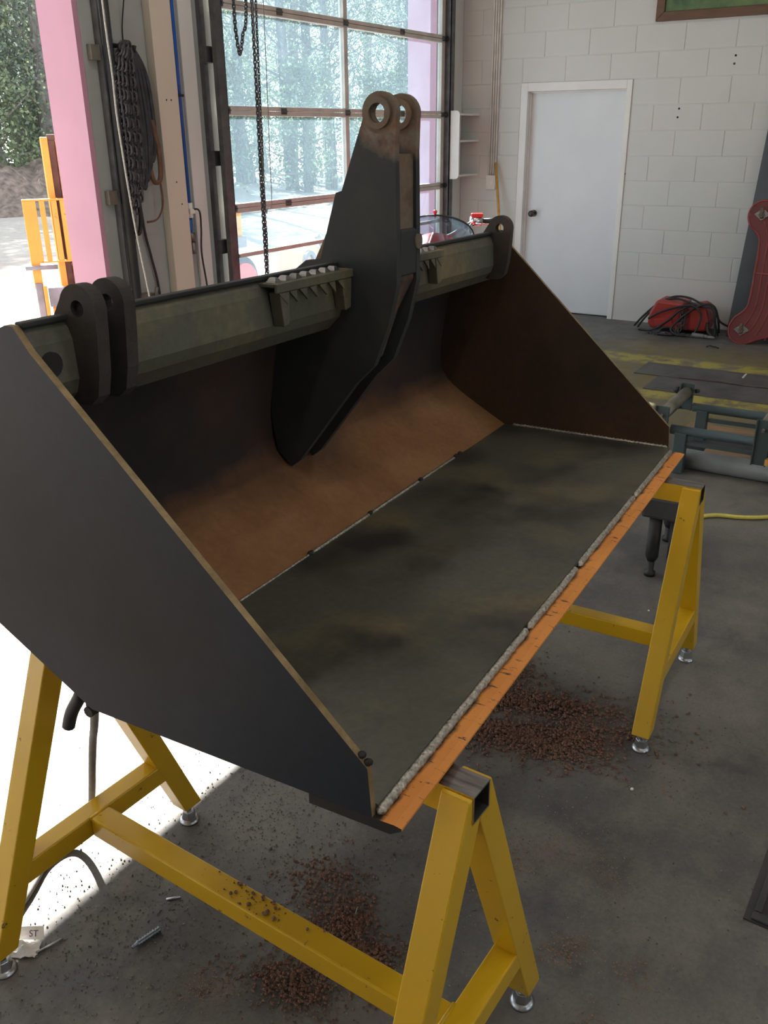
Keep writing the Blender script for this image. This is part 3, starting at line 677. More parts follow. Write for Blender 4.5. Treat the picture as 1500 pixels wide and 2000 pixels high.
b = MB(); b.prism([(0.482, 0.845), (0.478, 0.59), (0.515, 0.52), (0.555, 0.41), (0.60, 0.37), (0.78, 0.14), (0.80, 0.25), (0.70, 0.6), (0.62, 0.75), (0.58, 0.80)], 'x', 0.879, 0.953); b.build('mast_web', 'mast_rust', bk)
b = MB(); b.prism([(0.470, 0.60), (0.470, 0.695), (0.500, 0.70), (0.500, 0.60)], 'x', 0.879, 0.953); b.build('mast_stop', 'mast_steel', bk, 0.004)
b = MB(); b.cyl((0.957, 0.476, 0.668), (0.957, 0.466, 0.668), 0.016, 14); b.build('stop_bolt', 'mast_rust', bk)
# mounting steps on the rail, serrated treads
def step(u0, u1, left_tab):
    P = empty('mounting_step', (0,0,0)); P.parent = bk
    del_ = 0.030
    b = MB(); b.box((u0, 0.585, 0.606), (u1, 0.64, 0.614)); b.box((u0, 0.578, 0.596), (u1, 0.5845, 0.614))
    b.build('tread', 'rail_steel', P, 0.002)
    n = int((u1-u0)/0.036)
    for i in range(n):
        a = u0+0.012+i*0.036
        c = MB(); c.add([(a, 0.590, 0.6145), (a+0.022, 0.590, 0.6145), (a+0.022, 0.612, 0.6145), (a, 0.612, 0.6145), (a+0.007, 0.594, 0.623), (a+0.015, 0.594, 0.623), (a+0.015, 0.608, 0.623), (a+0.007, 0.608, 0.623)],
            [(0,3,2,1),(4,5,6,7),(0,1,5,4),(1,2,6,5),(2,3,7,6),(3,0,4,7)]); c.build('tread_cleat', 'bare', P)
        c = MB(); c.prism([(a-0.004, 0.5955), (a+0.020, 0.5955), (a+0.024, 0.572)], 'y', 0.5785, 0.5835); c.build('tread_tooth', 'rail_steel', P)
    for u, wd in ((u0+0.012, 0.034), (u1-0.044, 0.040)):
        c = MB(); c.prism([(u, 0.5955), (u+wd, 0.5955), (u+wd*0.9, 0.532), (u+wd*0.35, 0.528)], 'y', 0.580, 0.607); c.build('step_leg', 'rail_steel', P, 0.002)
    return P
step(0.575, 0.862, True); step(1.06, 1.325, False)
# dark hanging drain latch under the near end
b = MB(); b.tube(smooth_path([(0.075, 0.665, 0.055), (0.075, 0.668, 0.0), (0.075, 0.688, -0.05), (0.072, 0.715, -0.095), (0.070, 0.728, -0.13)]), [0.007]*12+[0.012]*13, 10); b.build('latch_handle', 'black_rubber', bk)
b = MB(); b.ring((0.075, 0.668, 0.005), (1, 0, 0), 0.020, 0.009, 0.008, 16); b.box((0.066, 0.64, 0.01), (0.084, 0.70, 0.06)); b.build('latch_lug', 'ear_steel', bk)
b = MB(); b.box((0.03, 0.60, -0.035), (0.045, 0.625, 0.03)); b.cyl((0.02, 0.61, -0.03), (0.06, 0.61, -0.03), 0.010, 10); b.build('hose_clip', 'ear_steel', bk)

# ================================================================== TRESTLES
def trestle(name, loc, rz, H, label, length=1.005, spread=0.272):
    t = empty(name, loc, rz, label, 'trestle', 'yellow steel trestles under the bucket')
    hl = length/2; T = 0.051; th = 0.0032
    # beam: hollow square tube, worn bare on top
    b = MB()
    zo, zi = (H-T, H), (H-T+th, H-th); xo, xi = T/2, T/2-th
    ring = lambda y, x, z: [(-x, y, z[0]), (x, y, z[0]), (x, y, z[1]), (-x, y, z[1])]
    vs = ring(-hl, xo, zo)+ring(hl, xo, zo)+ring(-hl, xi, zi)+ring(hl, xi, zi)
    fs = []
    for i in range(4):
        j = (i+1) % 4
        fs += [(i, j, 4+j, 4+i), (8+i, 12+i, 12+j, 8+j), (i, 8+i, 8+j, j), (4+i, 4+j, 12+j, 12+i)]
    b.add(vs, fs); bo = b.build('beam', 'yellow', t, fixn=True)
    bo.data.materials.append(M['bare']); bo.data.materials.append(M['dark_tube'])
    for f in bo.data.polygons:
        cz = sum(bo.data.vertices[i].co.z for i in f.vertices)/4
        ins = all(i >= 8 for i in f.vertices)
        if ins: f.material_index = 2
        elif abs(cz-H) < 1e-4 or (abs(f.normal.y) > 0.9): f.material_index = 1
    zf = 0.056; fo = spread+0.0265; fi = spread-0.0265
    for sy in (-1, 1):
        y0, y1 = (-hl+0.001, -hl+T) if sy < 0 else (hl-T, hl-0.001)
        for sx in (-1, 1):
            poly = [(0.0005, H-T-0.0005), (T/2+0.0004, H-T-0.0005), (T/2+0.0004, H-0.002), (0.034, H-0.003), (fo, zf), (fi, zf), (0.0005, H-T-0.010)]
            b = MB(); b.prism([(sx*p, q) for p, q in poly], 'y', y0, y1); lg = b.build('leg', 'yellow', t, 0.0025)
            fx, fy = sx*spread, (y0+y1)/2
            ft = MB(); ft.cyl((fx, fy, 0.02), (fx, fy, zf+0.02), 0.008, 12); f0 = ft.build('levelling_foot', 'zinc', lg)
            n1 = MB(); n1.tube([(fx, fy, 0.046), (fx, fy, 0.0565)], 0.0165, 6); n1.build('nut', 'zinc', lg, 0.0015)
            n1 = MB(); n1.tube([(fx, fy, 0.012), (fx, fy, 0.034)], [0.020, 0.0165], 6); n1.build('nut', 'zinc', lg, 0.0015)
            n1 = MB(); n1.tube([(fx, fy, 0.0), (fx, fy, 0.004), (fx, fy, 0.012)], [0.0255, 0.0255, 0.019], 24); n1.build('foot_flange', 'zinc', lg)
        # brace between the two legs
        zt, zb = 0.241, 0.190
        xi_t = fi+(0.0005-fi)*(zt-zf)/(H-T-0.010-zf); xi_b = fi+(0.0005-fi)*(zb-zf)/(H-T-0.010-zf)
        b = MB(); b.prism([(-xi_b-0.004, zb), (xi_b+0.004, zb), (xi_t+0.004, zt), (-xi_t-0.004, zt)], 'y', y0+0.001, y1-0.001); b.build('brace', 'yellow', t, 0.003)
        b = MB(); yy = y1-0.001 if sy < 0 else y0+0.001; b.tube([(-0.026, yy, zt-0.003), (0.026, yy, zt-0.003)], 0.005, 8); b.build('weld_bead', 'yellow', t)
    b = MB(); b.box((-T/2, -hl+T, 0.1905), (T/2, hl-T, 0.2405)); b.build('lower_rail', 'yellow', t, 0.004)
    return t
rz1 = math.radians(-2.7)
trestle('trestle', (0.988, 0.930, 0.0), rz1, 0.7530, 'nearest yellow steel trestle, its open beam end facing the camera')
trestle('trestle', (2.432, 0.953, 0.0), math.radians(0.9), 0.7235, 'farther yellow steel trestle under the right end of the bucket')
# ================================================================== THINGS IN THE WORKSHOP
# corner shelf
t = empty('corner_shelf', (8.0, 4.1, 1.25), 0, 'small white corner shelf with three boards left of the conduits', 'shelf')
ya, yb = 3.985, YG-0.0075; x0 = 7.83
def rr_poly(y0, y1, z0, z1, r):
    return arc(y0+r, z0+r, r, 180, 270, 6)+[(y1, z0), (y1, z1)]+arc(y0+r, z1-r, r, 90, 180, 6)
b = MB(); b.prism(rr_poly(ya-0.01, yb, 1.235, 1.812, 0.035), 'x', x0, x0+0.016); world_child(b, 'side_panel', 'white_plastic', t)
for z in (1.785, 1.560, 1.262):
    pts = [(x0+0.016, yb), (XR-0.0005, yb), (XR-0.0005, ya+0.02)]+[(x0+0.016+(XR-x0-0.016)*(1-k/8), ya+0.02*(1-k/8)+0.022*math.sin(math.pi*k/8)) for k in range(1, 9)]
    b = MB(); b.prism(pts, 'z', z-0.011, z+0.006); world_child(b, 'shelf_board', 'white_plastic', t)
# conduits and socket box
for k, y in enumerate((3.815, 3.838, 3.861, 3.884)):
    b = MB(); b.cyl((XR-0.014, y, 1.255), (XR-0.014, y, ZC), 0.0095, 10)
    simple(b, 'conduit', 'pvc', 'thin white wall conduit above the socket box, '+('nearest the white door', 'second from the white door', 'third from the white door', 'nearest the corner shelf')[k], 'conduit', 'row of four wall conduits')
t = empty('socket_box', (XR, 3.85, 1.1), 0, 'white wall socket box below the four conduits', 'socket')
b = MB(); b.box((XR-0.045, 3.80, 1.125), (XR-0.0005, 3.90, 1.253)); world_child(b, 'box', 'pvc', t, 0.006)
for y in (3.83, 3.868):
    b = MB(); b.box((XR-0.049, y-0.011, 1.165), (XR-0.0455, y+0.011, 1.215)); world_child(b, 'outlet', 'white_plastic', t, 0.002)
# broom stick leaning in the corner
b = MB(); a0 = Vector((8.262, 3.80, 1.356)); a1 = Vector((8.05, 3.55, 0.012)); b.tube([a1, a0], 0.0125, 12); b.sphere(a0, 0.0125, 10, 6)
simple(b, 'broom_handle', 'wood_stick', 'yellow wooden broom handle leaning against the block wall by the door', 'pole')
# picture
t = empty('framed_picture', (XR, 1.95, 2.45), 0, 'green landscape picture in a wide brown wooden frame', 'picture')
PY0, PY1, PZ0, PZ1 = 1.25, 2.417, 2.455, 3.25; fwid = 0.068
b = MB(); b.box((XR-0.02, PY0+fwid*0.8, PZ0+fwid*0.8), (XR-0.012, PY1-fwid*0.8, PZ1-fwid*0.8)); world_child(b, 'print', 'picture', t)
o = PY0, PY1, PZ0, PZ1
for q in (((PY0, PZ0), (PY1, PZ0), (PY1-fwid, PZ0+fwid), (PY0+fwid, PZ0+fwid)), ((PY0, PZ1), (PY1, PZ1), (PY1-fwid, PZ1-fwid), (PY0+fwid, PZ1-fwid)),
          ((PY0, PZ0), (PY0, PZ1), (PY0+fwid, PZ1-fwid), (PY0+fwid, PZ0+fwid)), ((PY1, PZ0), (PY1, PZ1), (PY1-fwid, PZ1-fwid), (PY1-fwid, PZ0+fwid))):
    b = MB(); b.prism(list(q), 'x', XR-0.04, XR-0.001); world_child(b, 'frame_side', 'frame_wood', t, 0.004)
# red electric chain hoist with cables
t = empty('chain_hoist', (8.05, 1.87, 0), 0, 'red electric chain hoist lying by the wall wrapped in black cables', 'hoist')
def rbox(p0, p1, nm, mt, bev): b = MB(); b.box(p0, p1); return world_child(b, nm, mt, t, bev)
b = MB(); b.prism([(1.85, 0.03), (2.10, 0.03), (2.135, 0.07), (2.125, 0.16), (2.075, 0.262), (2.06, 0.272), (1.83, 0.262), (1.85, 0.2)], 'x', 7.93, 8.22); world_child(b, 'motor_housing', 'red_hoist', t, 0.02)
b = MB(); b.prism([(1.63, 0.035), (1.78, 0.03), (1.80, 0.24), (1.70, 0.258), (1.65, 0.235), (1.615, 0.12)], 'x', 7.95, 8.22); world_child(b, 'gear_housing', 'red_hoist', t, 0.02)
rbox((7.965, 1.765, 0.03), (8.20, 1.86, 0.235), 'chain_guide', 'red_dark', 0.01)
rbox((7.935, 1.80, 0.17), (7.965, 1.98, 0.225), 'rib', 'red_dark', 0.008)
b = MB(); b.prism([(1.90, 0.05), (2.06, 0.05), (2.08, 0.115), (1.92, 0.13)], 'x', 7.915, 7.932); world_child(b, 'name_plate', 'red_hoist', t, 0.005)
cab = [[(8.02, 2.27, 0.02), (8.02, 2.19, 0.12), (8.05, 2.08, 0.23), (8.06, 1.95, 0.295), (8.05, 1.82, 0.295), (8.0, 1.70, 0.262), (7.98, 1.60, 0.255), (7.98, 1.55, 0.16), (8.0, 1.53, 0.03)],
       [(8.0, 2.23, 0.015), (8.0, 2.17, 0.11), (8.04, 2.06, 0.245), (8.02, 1.93, 0.285), (7.98, 1.80, 0.27), (7.92, 1.69, 0.255), (7.9, 1.58, 0.24), (7.9, 1.55, 0.12), (7.92, 1.52, 0.02)],
       [(7.91, 2.12, 0.115), (7.90, 2.02, 0.18), (7.90, 1.88, 0.235), (7.90, 1.76, 0.255), (7.90, 1.68, 0.20), (7.89, 1.68, 0.11), (7.87, 1.72, 0.02), (7.82, 1.82, 0.012), (7.84, 1.90, 0.05), (7.88, 1.86, 0.12), (7.91, 1.78, 0.20), (7.91, 1.68, 0.265), (7.92, 1.60, 0.265), (7.93, 1.52, 0.14), (7.98, 1.42, 0.09), (8.05, 1.36, 0.10)],
       [(7.92, 2.20, 0.012), (7.90, 2.08, 0.02), (7.91, 2.0, 0.07), (7.90, 1.92, 0.14), (7.90, 1.85, 0.21), (7.91, 1.78, 0.245), (7.93, 1.68, 0.25)],
       [(7.86, 2.02, 0.012), (7.86, 1.96, 0.06), (7.86, 1.89, 0.055), (7.84, 1.86, 0.012), (7.80, 1.92, 0.012), (7.80, 2.0, 0.012)],
       [(7.95, 1.585, 0.25), (7.92, 1.56, 0.15), (7.90, 1.54, 0.012)], [(7.93, 1.62, 0.12), (7.90, 1.60, 0.05), (7.88, 1.55, 0.012)]]
for k, c in enumerate(cab):
    b = MB(); b.tube(smooth_path(c), 0.009 if k != 6 else 0.013, 8); world_child(b, 'cable', 'black_rubber', t)
b = MB(); b.chain(smooth_path([(7.94, 1.84, 0.20), (7.90, 1.84, 0.13), (7.88, 1.86, 0.06), (7.85, 1.88, 0.015), (7.83, 1.96, 0.012), (7.82, 2.05, 0.012), (7.80, 2.10, 0.012)]), 0.026, 0.0042, 0.022); world_child(b, 'load_chain', 'chain', t)
b = MB(); b.chain(smooth_path([(7.93, 1.825, 0.18), (7.90, 1.82, 0.10), (7.87, 1.84, 0.02), (7.86, 1.78, 0.015), (7.85, 1.70, 0.012), (7.83, 1.92, 0.02), (7.84, 2.0, 0.02)]), 0.026, 0.0042, 0.022); world_child(b, 'load_chain', 'chain', t)
b = MB(); b.cyl((7.86, 1.72, 0.02), (7.85, 1.62, 0.02), 0.019, 12); b.cyl((7.85, 1.62, 0.02), (7.845, 1.585, 0.018), 0.014, 12); b.cyl((7.845, 1.585, 0.018), (7.84, 1.53, 0.016), 0.012, 10); world_child(b, 'cable_plug', 'pipe', t)
# red four-lobed casting against the wall
Q = [(0.295, 0.0), (0.293, 0.10), (0.296, 0.20), (0.305, 0.27), (0.335, 0.315), (0.385, 0.36), (0.415, 0.42), (0.415, 0.48), (0.385, 0.535), (0.33, 0.562), (0.27, 0.56), (0.20, 0.53), (0.12, 0.495), (0.05, 0.48), (0.0, 0.478)]
full = Q+[(-a, c) for a, c in Q[::-1][1:]]+[(-a, -c) for a, c in Q[1:]]+[(a, -c) for a, c in Q[::-1][1:-1]]
t = empty('casting_frame', (7.79, 1.0, 0), 0, 'red ribbed four-lobed casting leaning at the right edge', 'casting')
LEAN = math.atan2(0.22, 1.12); CM = Matrix.Translation((7.80, 1.005, 0.003)) @ Matrix.Rotation(LEAN, 4, 'Y') @ Matrix.Translation((0, 0, 0.563))
def lean_child(b, nm, mt, bev=0):
    o = b.build(nm, mt, None, bev); o.parent = t; o.matrix_parent_inverse = Matrix.Translation((-7.79, -1.0, 0)); o.matrix_basis = CM; return o
b = MB(); b.prism([(p*0.985, q*0.99) for p, q in full], 'x', 0.0, 0.030); lean_child(b, 'web_plate', 'redp')
b = MB(); b.tube(smooth_path([(0.0, p, q) for p, q in full]+[(0.0, *full[0])], 3), 0.0085, 6); lean_child(b, 'rim', 'redrib')
for k, s_ in enumerate((0.80, 0.62, 0.45, 0.28)):
    for sy in (-1, 1):
        path = []
        for i in range(15):
            z = -0.50+i/14*1.0; zz = abs(z)/0.50
            path.append((0.0, sy*(0.295*s_+max(0, zz-0.45)**2*0.55*(0.35+s_*0.2)*(1 if s_ > 0.3 else 0.6)), z*(0.90+0.05*k)))
        b = MB(); b.tube(smooth_path(path, 3), 0.0062, 6); lean_child(b, 'rib', 'redrib')
b = MB(); b.box((-0.006, -0.285, -0.008), (0.0, 0.285, 0.008)); lean_child(b, 'cross_rib', 'redrib', 0.002)
for sy in (-1, 1):
    for sz in (-1, 1):
        cy, cz = sy*0.315, sz*0.455; h = 0.062
        b = MB(); b.prism([(cy-h, cz), (cy, cz-h*0.8), (cy+h, cz), (cy, cz+h*0.8)], 'x', -0.013, -0.0005); w_ = lean_child(b, 'square_washer', 'bare', 0.002)
        b = MB(); b.tube([(-0.016, cy, cz-0.03), (-0.03, cy+0.005, cz+0.02), (-0.02, cy+0.004, cz+0.05)], 0.014, 8); b.tube([(-0.014, cy+0.005, cz-0.005), (-0.034, cy+0.005, cz-0.005)], 0.022, 6); lean_child(b, 'bolt', 'mast_rust')
# dark board behind it
b = MB(); b.hexa([(8.02, 0.2, 0.0), (8.04, 0.2, 0.0), (8.04, 1.475, 0.0), (8.02, 1.475, 0.0)], [(8.27, 0.2, 1.9), (8.29, 0.2, 1.9), (8.29, 1.405, 1.9), (8.27, 1.405, 1.9)])
simple(b, 'leaning_board', 'panel', 'dark grey board leaning on the block wall behind the red casting', 'board')
# steel plates let into the floor, cord lying on them
for x0, x1, y0, y1, lb in ((6.02, 6.40, -2.0, 1.60, 'dark steel floor plate nearer the roller stand'), (6.41, 6.78, -2.0, 1.78, 'dark steel floor plate nearer the block wall')):
    b = MB(); b.box((x0, y0, 0.0005), (x1, y1, 0.006)); simple(b, 'floor_cover', 'plate_floor', lb, 'plate')
b = MB(); b.tube(smooth_path([(6.39, 1.45, 0.011), (6.42, 1.2, 0.011), (6.40, 0.95, 0.011), (6.46, 0.5, 0.011), (6.5, 0.1, 0.011)]), 0.004, 6)
simple(b, 'thin_cord', 'iron_out', 'thin dark brown cord lying along the floor plates', 'cord')
b = MB(); b.tube([(7.52, 1.52, 0.006), (7.50, 1.49, 0.022), (7.53, 1.46, 0.007), (7.49, 1.45, 0.02), (7.51, 1.42, 0.006)], 0.005, 6)
simple(b, 'wire_scrap', 'dark_metal', 'small twist of dark wire on the floor by the red hoist', 'scrap')
b = MB(); b.box((6.62, 1.055, 0.0065), (6.74, 1.067, 0.0125)); simple(b, 'wood_sliver', 'pvc', 'pale wood sliver on the far floor plate', 'scrap')
# dark steel pit cover at lower right
t = empty('pit_cover', (1.85, -0.1, 0), math.radians(-2), 'dark ridged steel pit cover at the lower right edge', 'cover')
b = MB(); b.box((-0.17, -0.55, 0.0005), (0.25, 0.19, 0.004)); b.build('plate', 'mat_dark', t)
for x, y0, y1 in ((-0.155, -0.55, 0.175), (0.235, -0.55, 0.175)):
    b = MB(); b.box((x-0.012, y0, 0.0042), (x+0.012, y1, 0.012)); b.build('edge_bar', 'mat_dark', t, 0.003)
for y in (0.165, 0.13):
    b = MB(); b.box((-0.14, y-0.008, 0.0042), (0.22, y+0.008, 0.011)); b.build('edge_bar', 'mat_dark', t, 0.003)
b = MB(); b.box((-0.11, -0.55, 0.0042), (0.19, 0.10, 0.009)); b.build('raised_panel', 'plate_floor', t, 0.002)
# roller stand
t = empty('roller_stand', (4.72, 0.3, 0), 0, 'teal steel roller stand behind the farther trestle', 'stand')
for x in (4.50, 4.955):
    b = MB(); b.cyl((x, -1.6, 0.225), (x, 1.03, 0.225), 0.024, 14); world_child(b, 'side_rail', 'teal', t)
    for y in (0.975, -0.75):
        b = MB(); b.box((x-0.026, y-0.03, 0.0), (x+0.026, y+0.03, 0.215)); world_child(b, 'leg', 'teal', t, 0.004)
    b = MB(); b.box((x-0.012, -1.6, 0.155), (x+0.012, 1.0, 0.172)); world_child(b, 'lower_bar', 'teal', t)
for y in (1.075, 0.585, -0.4):
    b = MB(); b.cyl((4.49, y, 0.300), (4.965, y, 0.300), 0.032, 18); b.cyl((4.44, y, 0.300), (5.02, y, 0.300), 0.008, 8); world_child(b, 'roller', 'roller', t)
    for x in (4.465, 4.975):
        b = MB(); b.box((x-0.004, y-0.035, 0.12 if y < 1 else 0.20), (x+0.004, y+0.035, 0.348)); b.box((x-0.02, y-0.035, 0.12 if y < 1 else 0.20), (x-0.0045, y-0.030, 0.348)); b.box((x-0.02, y+0.030, 0.12 if y < 1 else 0.20), (x-0.0045, y+0.035, 0.348)); br = world_child(b, 'roller_bracket', 'teal', t)
b = MB(); b.tube([(4.93, 1.15, 0.32), (4.93, 1.115, 0.315)], [0.006, 0.022], 10); b.tube([(4.975, 1.03, 0.31), (4.99, 1.02, 0.31)], 0.012, 8); world_child(b, 'lock_knob', 'black_plastic', t)
b = MB(); b.box((4.44, 0.52, 0.13), (4.465, 0.555, 0.16)); b.tube([(4.45, 0.50, 0.14), (4.42, 0.485, 0.14)], 0.016, 10); world_child(b, 'lock_lever', 'wood_stick', t)
# stock lying under the roller stand
b = MB(); b.cyl((4.585, 1.0, 0.052), (4.56, -1.5, 0.052), 0.0515, 24); simple(b, 'steel_pipe', 'pipe', 'fat grey pipe lying on the floor under the roller stand', 'pipe')
b = MB(); b.box((4.70, -1.3, 0.0), (4.84, 0.905, 0.05)); simple(b, 'wood_plank', 'plank', 'brown plank lying beside the fat grey pipe', 'plank', bevel=0.003)
b = MB(); b.box((4.885, -1.4, 0.0), (5.02, 1.05, 0.045)); simple(b, 'steel_channel', 'channel', 'dark steel channel lying between the two planks', 'channel', bevel=0.003)
b = MB(); b.box((5.08, -1.3, 0.0), (5.26, 1.10, 0.045)); simple(b, 'wood_plank', 'plank', 'brown plank lying farthest under the roller stand', 'plank', bevel=0.003)
# low dark stand behind the far trestle
t = empty('low_stand', (3.45, 0.78, 0), math.radians(3), 'low dark steel stand with a box top beyond the farther trestle', 'stand')
b = MB(); b.box((-0.22, -0.12, 0.255), (-0.06, 0.045, 0.345)); b.build('box_top', 'mat_dark', t, 0.012)
b = MB(); b.box((-0.06, -0.11, 0.225), (0.22, 0.02, 0.262)); b.build('rear_bar', 'mat_dark', t, 0.006)
for x, y in ((-0.185, -0.008), (0.18, 0.0), (-0.18, -0.09), (0.19, -0.09)):
    b = MB(); b.tube([(x, y, 0.065), (x, y, 0.085), (x, y, 0.26)], [0.017, 0.026, 0.026], 8); lg = b.build('leg', 'dark_metal', t)
    b = MB(); b.tube([(x, y, 0.0), (x, y, 0.018), (x, y, 0.022), (x, y, 0.066)], [0.022, 0.022, 0.013, 0.015], 14); b.build('levelling_foot', 'black_rubber', lg)
# hoses
b = MB(); b.tube(smooth_path([(3.86, 0.80, 0.012), (3.93, 0.73, 0.012), (3.99, 0.66, 0.012), (4.02, 0.56, 0.012), (4.09, 0.45, 0.012), (4.25, 0.30, 0.012), (4.3, -0.2, 0.012), (4.1, -0.8, 0.012)]), 0.0095, 8)
simple(b, 'air_hose', 'yellow_hose', 'yellow air hose snaking over the floor behind the far trestle', 'hose')
def bw(u, v, w_): return tuple(BM @ Vector((u, v, w_)))
b = MB(); b.tube(smooth_path([bw(0.04, 0.61, -0.03), bw(0.08, 0.66, -0.065), bw(0.11, 0.70, -0.11), bw(0.15, 0.755, -0.19), bw(0.20, 0.825, -0.28), bw(0.25, 0.90, -0.41), bw(0.30, 0.98, -0.57), (1.08, 1.53, 0.08), (1.06, 1.57, 0.015), (0.99, 1.585, 0.010), (0.87, 1.53, 0.010), (0.62, 1.45, 0.010), (0.2, 1.6, 0.010)]), 0.0085, 8)
simple(b, 'power_cable', 'grey_hose', 'grey cable hanging from the bucket down behind the near trestle', 'cable')
# scraps on the floor
t = empty('paper_scrap', (0.795, 1.425, 0), -1.02, 'crumpled white paper scrap with purple lettering by the trestle foot', 'paper')
vs = []; fs = []; n = 12; rnd = random.Random(31)
for i in range(n):
    for j in range(n):
        x = -0.045+0.085*i/(n-1); y = -0.03+0.05*j/(n-1); e_ = min(1, 3.0*min(i, n-1-i)/(n-1)+0.15, 3.0*min(j, n-1-j)/(n-1)+0.15)
        vs.append((x+rnd.uniform(-.003, .003), y+rnd.uniform(-.003, .003), 0.002+e_*(0.018+0.012*math.sin(i*0.9+j*0.5)+0.008*math.sin(j*1.7-i*0.6))+rnd.uniform(0, .003)))
for i in range(n-1):
    for j in range(n-1): fs.append((i*n+j, (i+1)*n+j, (i+1)*n+j+1, i*n+j+1))
b = MB(); b.add(vs, fs); o = b.build('crumpled_sheet', 'paper', t); sd = o.modifiers.new('thick', 'SOLIDIFY'); sd.thickness = 0.0008
b = MB(); b.hexa([(-0.035, 0.026, 0.010), (0.045, 0.026, 0.010), (0.045, 0.028, 0.010), (-0.035, 0.028, 0.010)], [(-0.035, 0.046, 0.038), (0.042, 0.046, 0.038), (0.042, 0.048, 0.038), (-0.035, 0.048, 0.038)])
fl_ = b.build('printed_flap', 'paper', t); t.scale = (0.78, 0.78, 0.78)
tc = bpy.data.curves.new('lettering', 'FONT'); tc.body = 'ST'; tc.size = 0.025; tc.extrude = 0.0002
to = bpy.data.objects.new('lettering_src', tc); COL.objects.link(to); bpy.context.view_layer.update()
tm = bpy.data.meshes.new_from_object(to.evaluated_get(bpy.context.evaluated_depsgraph_get())); bpy.data.objects.remove(to)
tm.materials.clear(); tm.materials.append(M['print']); lo = bpy.data.objects.new('lettering', tm); COL.objects.link(lo); lo.parent = t
lo.location = (0.002, 0.0302, 0.0165); lo.rotation_euler = (math.atan2(0.028, 0.020), 0, 0)
b = MB(); ax0 = Vector((0.915, 1.222, 0.008)); ax1 = Vector((0.985, 1.205, 0.008)); pts = []; rr_ = []
for i in range(23):
    pts.append(ax0.lerp(ax1, i/22)); rr_.append((0.0045 if i < 4 else 0.0078)*(1.0 if i % 2 else 0.62))
b.tube(pts, rr_, 12); simple(b, 'ridged_bit', 'steel_blue', 'small ridged blued steel bit lying on the bare floor', 'tool bit')
b = MB(); b.tube([(1.265, 0.86, 0.004), (1.215, 0.842, 0.004), (1.19, 0.80, 0.004)], 0.0018, 6)
simple(b, 'bent_wire', 'roller', 'bent bit of thin wire on the floor under the bucket tip', 'wire')
b = MB(); b.cyl((0.80, 1.395, 0.004), (0.855, 1.375, 0.004), 0.0025, 8); simple(b, 'metal_pin', 'zinc', 'short bright metal pin beside the paper scrap', 'pin')
b = MB(); b.cyl((1.055, 1.255, 0.004), (1.078, 1.232, 0.004), 0.003, 8); simple(b, 'metal_stub', 'zinc', 'tiny bright metal stub between trestle rail and ridged bit', 'pin')
for (x, y, r, lb) in ((2.97, 0.68, 0.0045, 'white pebble on the open floor right of the far trestle'), (3.0, 1.0, 0.005, 'small pale pebble under the far end of the bucket'), (2.76, 0.93, 0.011, 'brown stone under the bucket beside the far trestle rail'), (1.98, 0.44, 0.005, 'pale pebble in front of the far trestle foot')):
    b = MB(); b.sphere((x, y, r*0.7), r, 8, 6, (1.2, 0.9, 0.7)); simple(b, 'pebble', 'pvc' if 'pale' in lb or 'white' in lb else 'dirt_tan', lb, 'stone')
# hanging hoist chains by the glass door
b = MB(); b.chain(smooth_path([(4.795, 3.98, 3.6), (4.795, 3.98, 2.40), (4.802, 3.98, 2.20), (4.825, 3.98, 2.095), (4.862, 3.98, 2.20), (4.915, 3.98, 2.42), (4.93, 3.98, 3.6)], 8), 0.021, 0.0044, 0.018)
simple(b, 'hoist_chain', 'chain', 'short loop of dark hand chain in front of the glass door', 'chain')
b = MB(); b.chain([(4.972, 3.97, 3.6), (4.955, 3.97, 2.0), (4.945, 3.97, 1.3), (4.945, 3.97, 0.62)], 0.021, 0.0046, 0.018); b.chain([(5.03, 3.965, 3.6), (4.985, 3.965, 2.2), (4.972, 3.965, 1.6), (4.957, 3.965, 1.15), (4.962, 3.965, 1.0), (4.950, 3.965, 0.62)], 0.018, 0.0034, 0.013)
simple(b, 'hoist_chain', 'chain', 'long dark hand chain hanging to the bucket in front of the glass door', 'chain')
b = MB(); b.tube(smooth_path([(5.065, 3.96, 3.6), (5.06, 3.96, 2.4), (5.04, 3.96, 1.5), (5.035, 3.96, 1.25), (5.02, 3.96, 1.185), (4.985, 3.96, 1.18), (4.965, 3.96, 1.24), (4.95, 3.96, 2.3), (4.945, 3.96, 3.6)]), 0.0028, 6)
simple(b, 'pull_cord', 'grey_hose', 'thin grey pull cord looping beside the long hand chain', 'cord')
# rope and chains on the pillar
b = MB(); b.tube(smooth_path([(3.745, 3.99, 3.6), (3.755, 3.99, 2.29), (3.765, 3.99, 1.95), (3.765, 3.99, 1.70), (3.80, 3.99, 1.2), (3.85, 3.99, 0.80), (3.87, 4.0, 0.68)]), 0.0052, 8)
simple(b, 'door_rope', 'rope', 'pale grey rope hanging down the pillar past the chains', 'rope')
t = empty('chain_bundle', (4.0, YG-0.05, 1.3), 0, 'bundle of dark chains and tow straps hanging on the pillar hook', 'chain bundle')
b = MB(); b.tube([(3.98, YG-0.012, 2.10), (3.98, YG-0.10, 2.09), (3.98, YG-0.11, 2.12)], 0.012, 8); b.tube([(4.06, YG-0.012, 2.08), (4.06, YG-0.09, 2.07), (4.06, YG-0.10, 2.10)], 0.010, 8); world_child(b, 'hook', 'dark_metal', t)
for k in range(7):
    x = 3.925+0.02*k; zb = (1.10, 1.28, 1.22, 1.36, 1.30, 1.40, 1.45)[k]
    b = MB(); b.chain(smooth_path([(3.985+0.006*k, YG-0.085-0.008*(k % 3), 2.11), (x-0.01, YG-0.08-0.01*(k % 3), 1.95), (x, YG-0.075-0.01*(k % 2), 1.6), (x+0.004, YG-0.07, zb)]), 0.036, 0.0075, 0.034); world_child(b, 'chain_strand', 'chain', t)
